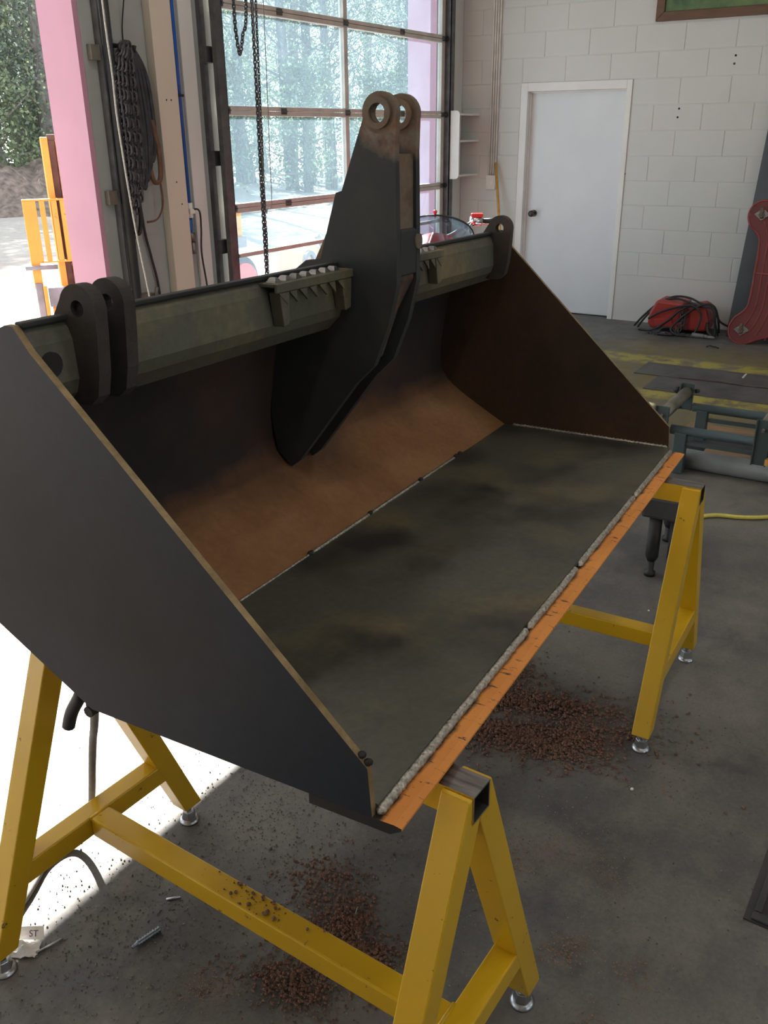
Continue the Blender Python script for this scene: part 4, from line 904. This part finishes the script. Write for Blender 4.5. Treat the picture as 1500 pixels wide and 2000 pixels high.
for k in range(6):
    x = 4.02+0.026*k; z = (1.44, 1.38, 1.36, 1.40, 1.46, 1.50)[k]
    path = smooth_path([(4.055, YG-0.075, 2.095), (x-0.015, YG-0.085, 1.95), (x+0.008, YG-0.08-0.006*(k % 2), 1.65), (x-0.02, YG-0.075, z), (x-0.055, YG-0.07, z+0.10), (4.03, YG-0.06, 1.85)])
    b = MB(); b.tube(path, 0.016, 6); world_child(b, 'strap', 'strap', t)
b = MB(); b.tube(smooth_path([(4.14, YG-0.09, 1.72), (4.17, YG-0.095, 1.55), (4.165, YG-0.09, 1.40), (4.12, YG-0.085, 1.38), (4.10, YG-0.08, 1.45)]), 0.014, 8); world_child(b, 'brown_strap', 'leather', t)
b = MB(); b.tube(smooth_path([(4.165, YG-0.085, 1.40), (4.175, YG-0.08, 1.26), (4.14, YG-0.06, 1.17), (4.06, YG-0.05, 1.155)]), 0.006, 6); world_child(b, 'loose_end', 'leather', t)
b = MB(); b.tube(smooth_path([(3.985, YG-0.075, 1.30), (3.99, YG-0.07, 1.18), (3.975, YG-0.06, 1.10), (3.945, YG-0.055, 1.115), (3.94, YG-0.05, 1.15)]), 0.012, 8); world_child(b, 'grab_hook', 'dark_metal', t)
b = MB(); b.tube(smooth_path([(4.06, YG-0.06, 2.35), (4.06, YG-0.02, 2.2), (4.055, YG-0.02, 2.1)]), 0.004, 6); world_child(b, 'tie_wire', 'dark_metal', t)
b = MB(); b.tube(smooth_path([(4.03, YG-0.03, 1.36), (4.05, YG-0.03, 1.1), (4.08, YG-0.03, 0.95), (4.12, YG-0.03, 0.7), (4.12, YG-0.03, 0.05)]), 0.0085, 6); world_child(b, 'trailing_cable', 'strap', t)
b = MB(); b.box((3.915, YG-0.08, 0.69), (4.03, YG-0.013, 0.745)); b.tube([(4.02, YG-0.09, 0.70), (4.03, YG-0.10, 0.78)], 0.012, 8)
simple(b, 'pillar_bracket', 'roller', 'worn steel bracket low on the pillar behind the bucket rail', 'bracket', bevel=0.01)
# ================================================================== QUAD BIKE behind the bucket
t = empty('quad_bike', (5.60, 3.01, 0), math.radians(208), 'red quad bike with clear windshield parked behind the bucket', 'quad bike')
def qp(b, nm, mt, bev=0): return b.build(nm, mt, t, bev)
for x in (0.62, -0.62):
    for y in (0.42, -0.42):
        b = MB(); b.tube([(x, y-0.11, 0.28), (x, y-0.09, 0.28), (x, y+0.09, 0.28), (x, y+0.11, 0.28)], [0.22, 0.279, 0.279, 0.22], 24); wh = qp(b, 'wheel', 'tyre')
        b = MB(); b.cyl((x, y-0.115, 0.28), (x, y+0.115, 0.28), 0.12, 16); b.build('hub', 'grey_out', wh)
b = MB(); b.prism([(-0.85, 0.38), (0.80, 0.38), (0.86, 0.62), (0.62, 0.80), (0.30, 0.84), (0.10, 0.66), (-0.45, 0.66), (-0.90, 0.70)], 'y', -0.17, 0.17); qp(b, 'body', 'red_plastic', 0.05)
for x0, x1 in ((0.30, 0.95), (-0.98, -0.32)):
    for s in (-1, 1):
        b = MB(); b.prism([(x0, 0.60), (x0+0.1, 0.69), (x1-0.1, 0.69), (x1, 0.58), (x1-0.05, 0.57), (x1-0.12, 0.655), (x0+0.12, 0.655), (x0+0.05, 0.58)], 'y', s*0.18, s*0.55); qp(b, 'fender', 'red_plastic', 0.02)
b = MB(); b.prism([(-0.75, 0.66), (0.05, 0.66), (0.08, 0.76), (-0.25, 0.80), (-0.72, 0.78)], 'y', -0.14, 0.14); qp(b, 'seat', 'black_plastic', 0.04)
b = MB(); b.sphere((0.36, 0.0, 0.84), 0.28, 20, 12, (0.9, 0.80, 0.72)); qp(b, 'front_cowl', 'red_plastic')
b = MB(); b.cyl((0.30, 0, 0.7), (0.16, 0, 0.98), 0.03, 10); qp(b, 'steering_stem', 'black_plastic')
hb = smooth_path([(0.02, 0.42, 1.085), (0.05, 0.26, 1.08), (0.12, 0.10, 1.0), (0.14, 0.0, 0.985), (0.12, -0.10, 1.0), (0.05, -0.26, 1.08), (0.02, -0.42, 1.085)])
b = MB(); b.tube(hb, 0.0125, 10); qp(b, 'handlebar', 'grey_out')
for s in (-1, 1):
    b = MB(); b.cyl((0.035, s*0.32, 1.083), (0.015, s*0.445, 1.085), 0.018, 12); qp(b, 'grip', 'black_plastic')
    b = MB(); b.cyl((0.05, s*0.235, 1.085), (0.04, s*0.31, 1.085), 0.032, 12); g = qp(b, 'switch_pod', 'chrome')
    b = MB(); b.box((0.02, s*0.26-0.02, 1.11), (0.07, s*0.30+0.02, 1.135)); b.build('kill_switch', 'red_plastic', g, 0.006)
    b = MB(); b.tube([(0.10, s*0.27, 1.075), (0.115, s*0.34, 1.07), (0.095, s*0.43, 1.07)], 0.006, 8); qp(b, 'brake_lever', 'chrome')
    b = MB(); b.tube(smooth_path([(0.06, s*0.25, 1.08), (0.14, s*0.20, 1.02), (0.20, s*0.12, 0.93), (0.26, s*0.06, 0.82)]), 0.006, 8); qp(b, 'brake_hose', 'grey_hose')
vs = []; fs = []; n = 15
hgt = lambda a: 0.20+0.28*(math.cos(a)**0.7 if math.cos(a) > 0 else 0)
rim = []
for i in range(n):
    a = -1.35+2.7*i/(n-1); y = 0.30*math.sin(a); xx = 0.62-0.18*(1-math.cos(a))
    for j in range(6):
        f = j/5; z = 0.78+hgt(a)*0.78*f; vs.append((xx+0.02-0.22*f*f, y*(1-0.12*f), z))
    rim.append(vs[-1])
for i in range(n-1):
    for j in range(5): fs.append((i*6+j, (i+1)*6+j, (i+1)*6+j+1, i*6+j+1))
b = MB(); b.add(vs, fs, True); wsd = qp(b, 'windshield', 'windshield'); sd = wsd.modifiers.new('thick', 'SOLIDIFY'); sd.thickness = 0.003
b = MB(); b.tube([vs[0]]+rim+[vs[(n-1)*6]], 0.005, 6); b.build('rim_trim', 'black_plastic', wsd)
b = MB(); b.cyl((0.40, 0.0, 1.14), (0.40, 0.0, 1.165), 0.008, 8); b.sphere((0.40, 0.0, 1.172), 0.014, 10, 8); b.build('cap_bolt', 'red_plastic', wsd)
# ================================================================== LOOSE DIRT
def grains(name, label, mat, spots, n, rmin, rmax, seed, h=0.03):
    rnd = random.Random(seed); b = MB(); vs = []; fs = []
    for (cx, cy, sx, sy, wt, ang, hh) in spots:
        for _ in range(int(n*wt)):
            gx = rnd.gauss(0, 1); gy = rnd.gauss(0, 1)
            if rnd.random() < 0.25: gx *= 1.7; gy *= 1.7
            dx, dy = gx*sx, gy*sy
            x = cx+dx*math.cos(ang)-dy*math.sin(ang); y = cy+dx*math.sin(ang)+dy*math.cos(ang)
            lump = 0.5+0.5*math.sin(x*41+1.3*math.sin(y*57))*math.sin(y*47+x*13)
            r = rmin+(rmax-rmin)*rnd.random()**3
            z = r*0.6+rnd.random()*hh*math.exp(-(gx*gx+gy*gy)*0.9)*lump
            k = len(vs)
            for d in ((1,0,0),(0,1,0),(-1,0,0),(0,-1,0),(0,0,1),(0,0,-1)):
                vs.append((x+d[0]*r*rnd.uniform(.7,1.3), y+d[1]*r*rnd.uniform(.7,1.3), max(0.0003, z+d[2]*r*rnd.uniform(.6,1.0))))
            fs += [(k,k+1,k+4),(k+1,k+2,k+4),(k+2,k+3,k+4),(k+3,k,k+4),(k+1,k,k+5),(k+2,k+1,k+5),(k+3,k+2,k+5),(k,k+3,k+5)]
    b.add(vs, fs); o = b.build(name, mat); tag(o, label, 'dirt', None, 'stuff'); return o
grains('dirt_spill', 'red brown clay crumbs spilled between the two trestles', 'dirt_red',
    [(2.22, 0.80, 0.13, 0.035, 1.0, 1.9, 0.022), (2.10, 0.66, 0.10, 0.05, 0.9, 2.2, 0.022), (2.02, 0.86, 0.09, 0.035, 0.7, 2.0, 0.018), (2.03, 0.74, 0.11, 0.03, 0.4, 1.6, 0.008), (2.30, 0.92, 0.06, 0.05, 0.3, 0.4, 0.010)], 3600, 0.0012, 0.0066, 3)
grains('dirt_spill', 'dark red clay crumbs beside the near trestle lower rail', 'dirt_red',
    [(1.22, 0.86, 0.035, 0.030, 0.8, 0.5, 0.015), (1.16, 0.80, 0.045, 0.022, 0.8, 2.1, 0.012), (1.03, 0.86, 0.03, 0.05, 0.9, 0.2, 0.016), (1.30, 0.98, 0.04, 0.05, 0.4, 0.2, 0.006), (1.19, 0.90, 0.10, 0.08, 0.5, 0.2, 0.004)], 1900, 0.0010, 0.0052, 5)
grains('dust_patch', 'thin tan clay dust right of the near trestle', 'dirt_tan',
    [(1.62, 0.58, 0.09, 0.04, 1.0, 2.4, 0.003), (1.52, 0.63, 0.06, 0.03, 0.6, 0.3, 0.003), (1.66, 0.42, 0.07, 0.03, 0.4, 0.6, 0.003), (1.40, 0.41, 0.04, 0.02, 0.5, 2.6, 0.005), (1.41, 0.27, 0.035, 0.03, 0.3, 0, 0.004), (1.24, 0.30, 0.03, 0.02, 0.3, 0.4, 0.003), (1.75, 0.40, 0.09, 0.05, 0.3, 0.4, 0.003)], 1500, 0.0007, 0.0026, 8)
grains('dust_patch', 'round patch of tan clay dust in front of the near trestle', 'dirt_tan', [(0.935, 1.02, 0.032, 0.045, 1.0, 0.3, 0.003)], 1500, 0.0006, 0.0020, 9)
grains('floor_grit', 'grey grit scattered over the workshop floor', 'grit',
    [(1.15, 1.05, 0.22, 0.22, 1.0, 0, 0.0), (1.7, 0.75, 0.35, 0.25, 1.0, 0, 0.0), (0.80, 1.25, 0.08, 0.2, 0.35, 0.3, 0.0), (2.2, 0.75, 0.45, 0.35, 0.5, 0, 0), (1.6, 0.3, 0.35, 0.25, 0.5, 0, 0), (1.0, 1.30, 0.10, 0.12, 0.5, 0.5, 0.0), (1.40, 1.25, 0.14, 0.10, 0.6, 0.3, 0.0)], 3000, 0.0005, 0.0032, 11)
for k, (u, v, n_) in enumerate(((0, 0.16, 26), (0.0, 0.28, 16))):
    pass
rail_dirt = MB(); rnd = random.Random(4)
for _ in range(75):
    yl = rnd.gauss(-0.02, 0.06); xl = rnd.uniform(-0.022, 0.022); r = 0.0008+0.0042*rnd.random()**2
    rail_dirt.sphere((xl, yl, 0.2408+r*0.7), r, 6, 4, (1, 1, 0.8))
o = rail_dirt.build('crumbs_on_rail', 'dirt_red', None, 0, Matrix.Translation((0.988, 0.930, 0.0)) @ Matrix.Rotation(rz1, 4, 'Z')); tag(o, 'clay crumbs lying on the near trestle lower rail', 'dirt', None, 'stuff')
# ================================================================== THE YARD OUTSIDE
g = MB(); N = 40; gv = []; gf = []
GZ = -0.06
def gz(x, y):
    d = math.hypot(x, y); return GZ+0.012*max(0, d-12)+0.06*math.sin(x*0.7)*math.sin(y*0.5)*min(1, max(0, (d-8)/6))
for i in range(N+1):
    for j in range(N+1):
        x = -25+100*i/N; y = YG+WT-0.0+72*(j/N)**1.6; gv.append((x, y, gz(x, y) if j else GZ))
for i in range(N):
    for j in range(N): gf.append((i*(N+1)+j, (i+1)*(N+1)+j, (i+1)*(N+1)+j+1, i*(N+1)+j+1))
g.add(gv, gf, True); o = g.build('yard_ground', 'ground'); o['kind'] = 'structure'
g = MB(); g.box((-25, -20, GZ-0.3), (75, YG+WT, GZ-0.145)); o = g.build('ground_slab', 'ground'); o['kind'] = 'structure'
# earth mound
b = MB(); vs = []; fs = []; n = 22; rnd = random.Random(21)
for i in range(n+1):
    for j in range(n+1):
        x = -1+2*i/n; y = -1+2*j/n; r = math.hypot(x, y)
        z = max(0, math.cos(min(1, r)*math.pi/2))**1.2*1.35*(0.8+0.4*rnd.random())
        vs.append((x*3.4+rnd.uniform(-.1,.1), y*2.6, z*0.8))
for i in range(n):
    for j in range(n): fs.append((i*(n+1)+j, (i+1)*(n+1)+j, (i+1)*(n+1)+j+1, i*(n+1)+j+1))
b.add(vs, fs, True); o = b.build('earth_mound', 'mound'); o.location = (14.2, 18.6, -0.05); tag(o, 'brown mound of earth and litter before the forest', 'mound')
# forklift
t = empty('forklift', (4.995, 6.5, GZ), 0, 'orange forklift with rusty mast and load guard outside the open door', 'forklift')
FY = 6.5
def fk(b, nm, mt, bev=0):
    b.v = [(4.995+(x-4.995)*0.8, y, z) for x, y, z in b.v]; return world_child(b, nm, mt, t, bev)
for x0, x1, mt, z1, dy in ((5.27, 5.335, 'orange_out', 1.63, 0), (5.34, 5.405, 'iron_out', 1.60, 0.05), (5.41, 5.45, 'orange_out', 1.61, 0), (5.455, 5.50, 'grey_out', 1.52, 0.02), (5.95, 6.02, 'orange_out', 1.63, 0), (6.03, 6.09, 'iron_out', 1.6, 0.05)):
    b = MB(); b.box((x0, FY+0.05+dy, 0.10), (x1, FY+0.17, z1)); fk(b, 'mast_rail', mt, 0.004)
for z in (0.55, 1.05, 1.58):
    b = MB(); b.box((5.34, FY+0.12, z), (6.05, FY+0.16, z+0.07)); fk(b, 'mast_cross', 'iron_out', 0.004)
b = MB(); b.box((4.995, FY-0.02, 1.150), (6.25, FY+0.02, 1.165)); fk(b, 'guard_top', 'orange_out', 0.003)
b = MB(); b.box((4.995, FY-0.02, 0.66), (6.25, FY+0.02, 0.675)); fk(b, 'guard_bottom', 'orange_out', 0.003)
for k, x in enumerate((4.995, 5.075, 5.16, 5.28, 5.36, 5.50, 5.62, 5.75, 5.88, 6.0, 6.21)):
    b = MB(); b.box((x, FY-0.018, 0.45 if k == 0 else 0.675), (x+(0.085 if k == 0 else 0.05), FY+0.018, 1.15)); fk(b, 'guard_bar', 'orange_out', 0.003)
b = MB(); b.cyl((4.93, FY-0.03, 0.625), (5.25, FY-0.03, 0.625), 0.018, 10); fk(b, 'lift_rod', 'grey_out')
b = MB(); b.box((5.0, FY-0.04, 0.06), (5.07, FY+0.0, 0.50)); b.box((5.12, FY-0.05, 0.30), (6.2, FY-0.005, 0.46)); b.box((5.12, FY-0.05, 0.05), (6.2, FY-0.005, 0.16)); fk(b, 'carriage', 'grey_out', 0.006)
b = MB(); b.box((5.07, FY-0.06, 0.02), (5.11, FY-0.01, 0.48)); fk(b, 'carriage_post', 'orange_out', 0.004)
b = MB(); b.box((5.14, FY-0.035, 0.165), (6.15, FY-0.01, 0.295)); fk(b, 'carriage_plate', 'orange_out', 0.004)
for x in (5.30, 5.95):
    b = MB(); b.box((x, FY-1.0, GZ+0.01), (x+0.10, FY-0.052, GZ+0.05)); b.box((x, FY-0.09, GZ+0.01), (x+0.10, FY-0.052, 0.42)); fk(b, 'fork', 'grey_out', 0.004)
b = MB(); b.prism([(FY+0.35, 0.15), (FY+1.6, 0.15), (FY+1.6, 0.95), (FY+1.3, 1.0), (FY+1.2, 0.62), (FY+0.6, 0.62), (FY+0.35, 0.9)], 'x', 5.75, 6.5); fk(b, 'body', 'orange_out', 0.03)
b = MB(); b.box((5.9, FY+0.9, 0.62), (6.3, FY+1.25, 0.72)); b.box((5.9, FY+1.2, 0.72), (6.3, FY+1.28, 1.1)); fk(b, 'seat', 'black_plastic', 0.03)
for y in (FY+0.5, FY+1.35):
    for x in (5.62, 6.38):
        b = MB(); b.cyl((x, y, GZ+0.26), (x+0.2, y, GZ+0.26), 0.26, 20); fk(b, 'wheel', 'tyre')
b = MB(); b.box((5.50, FY+0.28, 0.85), (5.53, FY+0.34, 1.52)); fk(b, 'white_pipe', 'white_plastic')
t.rotation_euler.z = math.radians(-35)
# orange tractor seen through the glass
t = empty('tractor', (7.5, 6.5, GZ), 0, 'orange tractor with upright boom behind the glass door left pane', 'tractor')
TY = 6.55
def tk(b, nm, mt, bev=0): return world_child(b, nm, mt, t, bev)
b = MB(); b.box((7.18, TY, 0.50), (7.80, TY+1.7, 0.965)); tk(b, 'hood', 'orange_out', 0.03)
b = MB(); b.box((7.45, TY-0.03, 0.50), (7.82, TY-0.005, 0.62)); tk(b, 'bumper', 'grey_out', 0.01)
b = MB(); b.prism([(7.34, 0.95), (7.56, 0.95), (7.54, 1.15), (7.575, 1.22), (7.57, 1.32), (7.53, 1.38), (7.46, 1.75), (7.42, 1.95), (7.34, 1.95)], 'y', TY+0.1, TY+0.22); tk(b, 'boom', 'orange_out', 0.01)
b = MB(); b.tube([(7.44, TY+1.1, 0.27), (7.44, TY+1.13, 0.27), (7.44, TY+1.32, 0.27), (7.44, TY+1.35, 0.27)], [0.26, 0.33, 0.33, 0.26], 28); tk(b, 'wheel', 'tyre')
b = MB(); b.tube([(7.44, TY-0.28, 0.20), (7.44, TY-0.25, 0.20), (7.44, TY-0.04, 0.20), (7.44, TY-0.035, 0.20)], [0.20, 0.26, 0.26, 0.2], 28); wh = tk(b, 'wheel', 'tyre')
for (x_, nm) in ((7.44, 'rim'),):
    b = MB(); b.ring((x_, TY-0.285, 0.20 if x_ > 7 else 0.27), (0, 1, 0), 0.19, 0.10, 0.03, 24); b.cyl((x_, TY-0.30, 0.20 if x_ > 7 else 0.27), (x_, TY-0.27, 0.20 if x_ > 7 else 0.27), 0.10, 18); tk(b, nm, 'red_plastic')
# beige implement on the yard
t = empty('grader_blade', (9.9, 7.2, GZ), 0, 'beige implement with grey tow bar lying in the yard behind the mast', 'implement')
b = MB(); pts = [(9.62, 0.0), (9.66, 0.22), (9.75, 0.30), (9.88, 0.30), (10.2, 0.12), (10.2, -0.03), (9.62, -0.05)]; b.prism(pts, 'y', 7.1, 7.55); world_child(b, 'shell', 'beige_out', t, 0.02)
b = MB(); b.tube([(9.85, 7.05, 0.42), (10.0, 7.05, 0.26), (10.5, 7.05, 0.12)], 0.04, 8); world_child(b, 'tow_bar', 'grey_out', t)
b = MB(); b.ring((9.72, 7.08, 0.11), (0, 1, 0), 0.12, 0.07, 0.05, 20); world_child(b, 'loop', 'grey_out', t)

# ------------------------------------------------------------------ forest
def make_tree(seed, H, leaf, nleaf, lsize, crown0, spread, branchy=False):
    rnd = random.Random(seed); tr = MB(); lf_v = []; lf_f = []
    bend = rnd.uniform(-0.4, 0.4); pts = []; rr = []
    R0 = 0.13+0.012*H
    for i in range(9):
        f = i/8; pts.append((bend*math.sin(f*2.2), 0.25*math.sin(f*3+seed), f*H)); rr.append(R0*(1-0.82*f))
    tr.tube(pts, rr, 8)
    tips = []
    nb = 26 if not branchy else 34
    for k in range(nb):
        f = crown0+(0.97-crown0)*(k/nb)**0.9; i = f*8; a = int(min(7, i)); p = Vector(pts[a]).lerp(Vector(pts[a+1]), i-a)
        an = k*2.4+rnd.uniform(-.4, .4); ln = spread*(1.1-0.75*f)*rnd.uniform(0.45, 1.35)
        q = p; dirv = Vector((math.cos(an), math.sin(an), rnd.uniform(0.05, 0.55))); bp = [p]; 
        for s in range(4):
            dirv = (dirv+Vector((rnd.uniform(-.3,.3), rnd.uniform(-.3,.3), rnd.uniform(-.15,.25)))).normalized(); q = q+dirv*ln/4; bp.append(q)
            tips.append((q, ln*0.22))
            if branchy:
                d2 = (dirv+Vector((rnd.uniform(-1,1), rnd.uniform(-1,1), rnd.uniform(-.2,.8)))).normalized(); e = q+d2*ln*0.35; e2 = e+(d2+Vector((rnd.uniform(-.6,.6), rnd.uniform(-.6,.6), 0.2))).normalized()*ln*0.25
                tr.tube([q, e, e2], [0.022, 0.012, 0.005], 4); tips.append((e2, 0.25))
        tr.tube(bp, [0.05*(1-0.8*f)+0.012, 0.035*(1-0.7*f)+0.01, 0.022, 0.014, 0.006], 5)
    for k in range(nleaf):
        c, s = tips[rnd.randrange(len(tips))]; s = max(0.25, s*1.3)
        x = c.x+rnd.gauss(0, s); y = c.y+rnd.gauss(0, s); z = c.z+rnd.gauss(0, s*0.7)
        if z < 0.1: continue
        u = Vector((rnd.gauss(0,1), rnd.gauss(0,1), rnd.gauss(0,1))).normalized(); v = u.orthogonal().normalized(); v.rotate(Matrix.Rotation(rnd.random()*6.28, 3, u))
        L = lsize*rnd.uniform(0.5, 1.3); W = L*0.55; wv = u.cross(v); C = Vector((x, y, z)); n0 = len(lf_v)
        lf_v += [tuple(C-v*L*0.5), tuple(C+wv*W*0.5), tuple(C+v*L*0.5), tuple(C-wv*W*0.5)]; lf_f.append((n0, n0+1, n0+2, n0+3))
    t = empty('forest_tree', (0, 0, 0)); trunk = tr.build('trunk', 'bark', t)
    lb = MB(); lb.add(lf_v, lf_f); lo = lb.build('foliage', leaf, t); lo['kind'] = 'stuff'
    return t
protos = [make_tree(1, 13, 'leaf_a', 15000, 0.13, 0.06, 3.2), make_tree(2, 12, 'leaf_b', 8500, 0.13, 0.08, 4.4), make_tree(3, 14, 'leaf_a', 12000, 0.13, 0.12, 4.0), make_tree(4, 13, 'leaf_b', 700, 0.13, 0.20, 4.2, True), make_tree(5, 4.2, 'leaf_b', 4600, 0.14, 0.02, 2.2)]
LBL = ['dense dark evergreen', 'pale leafy tree', 'tall bare-trunked dark tree', 'nearly bare branchy tree', 'low green bush']
ROW = ['in front forest row', 'in second forest row', 'in third forest row', 'in back forest row', 'at forest edge']
used = set(); rnd = random.Random(12)
def plant(k, x, y, s, row):
    src = protos[k]
    o = src if k not in used else copy_tree(src)
    used.add(k); o.location = (x, y, gz(x, y)-0.05); o.rotation_euler = (0, 0, rnd.random()*6.28); o.scale = (s, s, s*rnd.uniform(0.92, 1.08))
    a = math.degrees(math.atan2(y, x))
    where = 'seen through open door' if a > 48.5 else 'behind the pillar' if a > 41.5 else 'seen through left panes' if a > 34 else 'seen through right panes' if a > 27.5 else 'beyond right wall'
    tag(o, LBL[k]+' '+ROW[row]+', '+where, 'bush' if k == 4 else 'tree', 'forest trees beyond the yard' if k != 4 else 'forest edge bushes')
    o.name = 'forest_bush' if k == 4 else 'forest_tree'
for row, (d0, d1, na) in enumerate(((25.5, 28, 14), (29, 33, 15), (35, 40, 15), (43, 50, 14))):
    for i in range(na):
        az = math.radians(19+46*(i+rnd.uniform(0.15, 0.85))/na); d = rnd.uniform(d0, d1)
        azd = math.degrees(az)
        k = rnd.choice((0, 0, 2, 1, 2)) if azd > 44 else rnd.choice((1, 3, 2, 3, 3)) if row < 2 else rnd.choice((0, 1, 3, 1))
        plant(k, d*math.cos(az), d*math.sin(az), rnd.uniform(0.75, 1.0)*(1.0 if azd > 44 or row > 1 else 0.8), row)
for i in range(15):
    az = math.radians(19+46*(i+rnd.random()*0.8)/15); d = rnd.uniform(24, 31); plant(4, d*math.cos(az), d*math.sin(az), rnd.uniform(0.6, 1.0), 4)

# trees that would share a label are told apart by their order from the left
byl = {}
for o in bpy.data.objects:
    if o.name.startswith('forest_') and o.parent is None: byl.setdefault(o['label'], []).append(o)
ORD = ['leftmost', 'second from left', 'third from left', 'fourth from left', 'fifth from left', 'sixth from left', 'seventh from left']
for lb, os_ in byl.items():
    if len(os_) > 1:
        for i, o in enumerate(sorted(os_, key=lambda q: -math.atan2(q.location.y, q.location.x))): o['label'] = lb+', '+ORD[i]
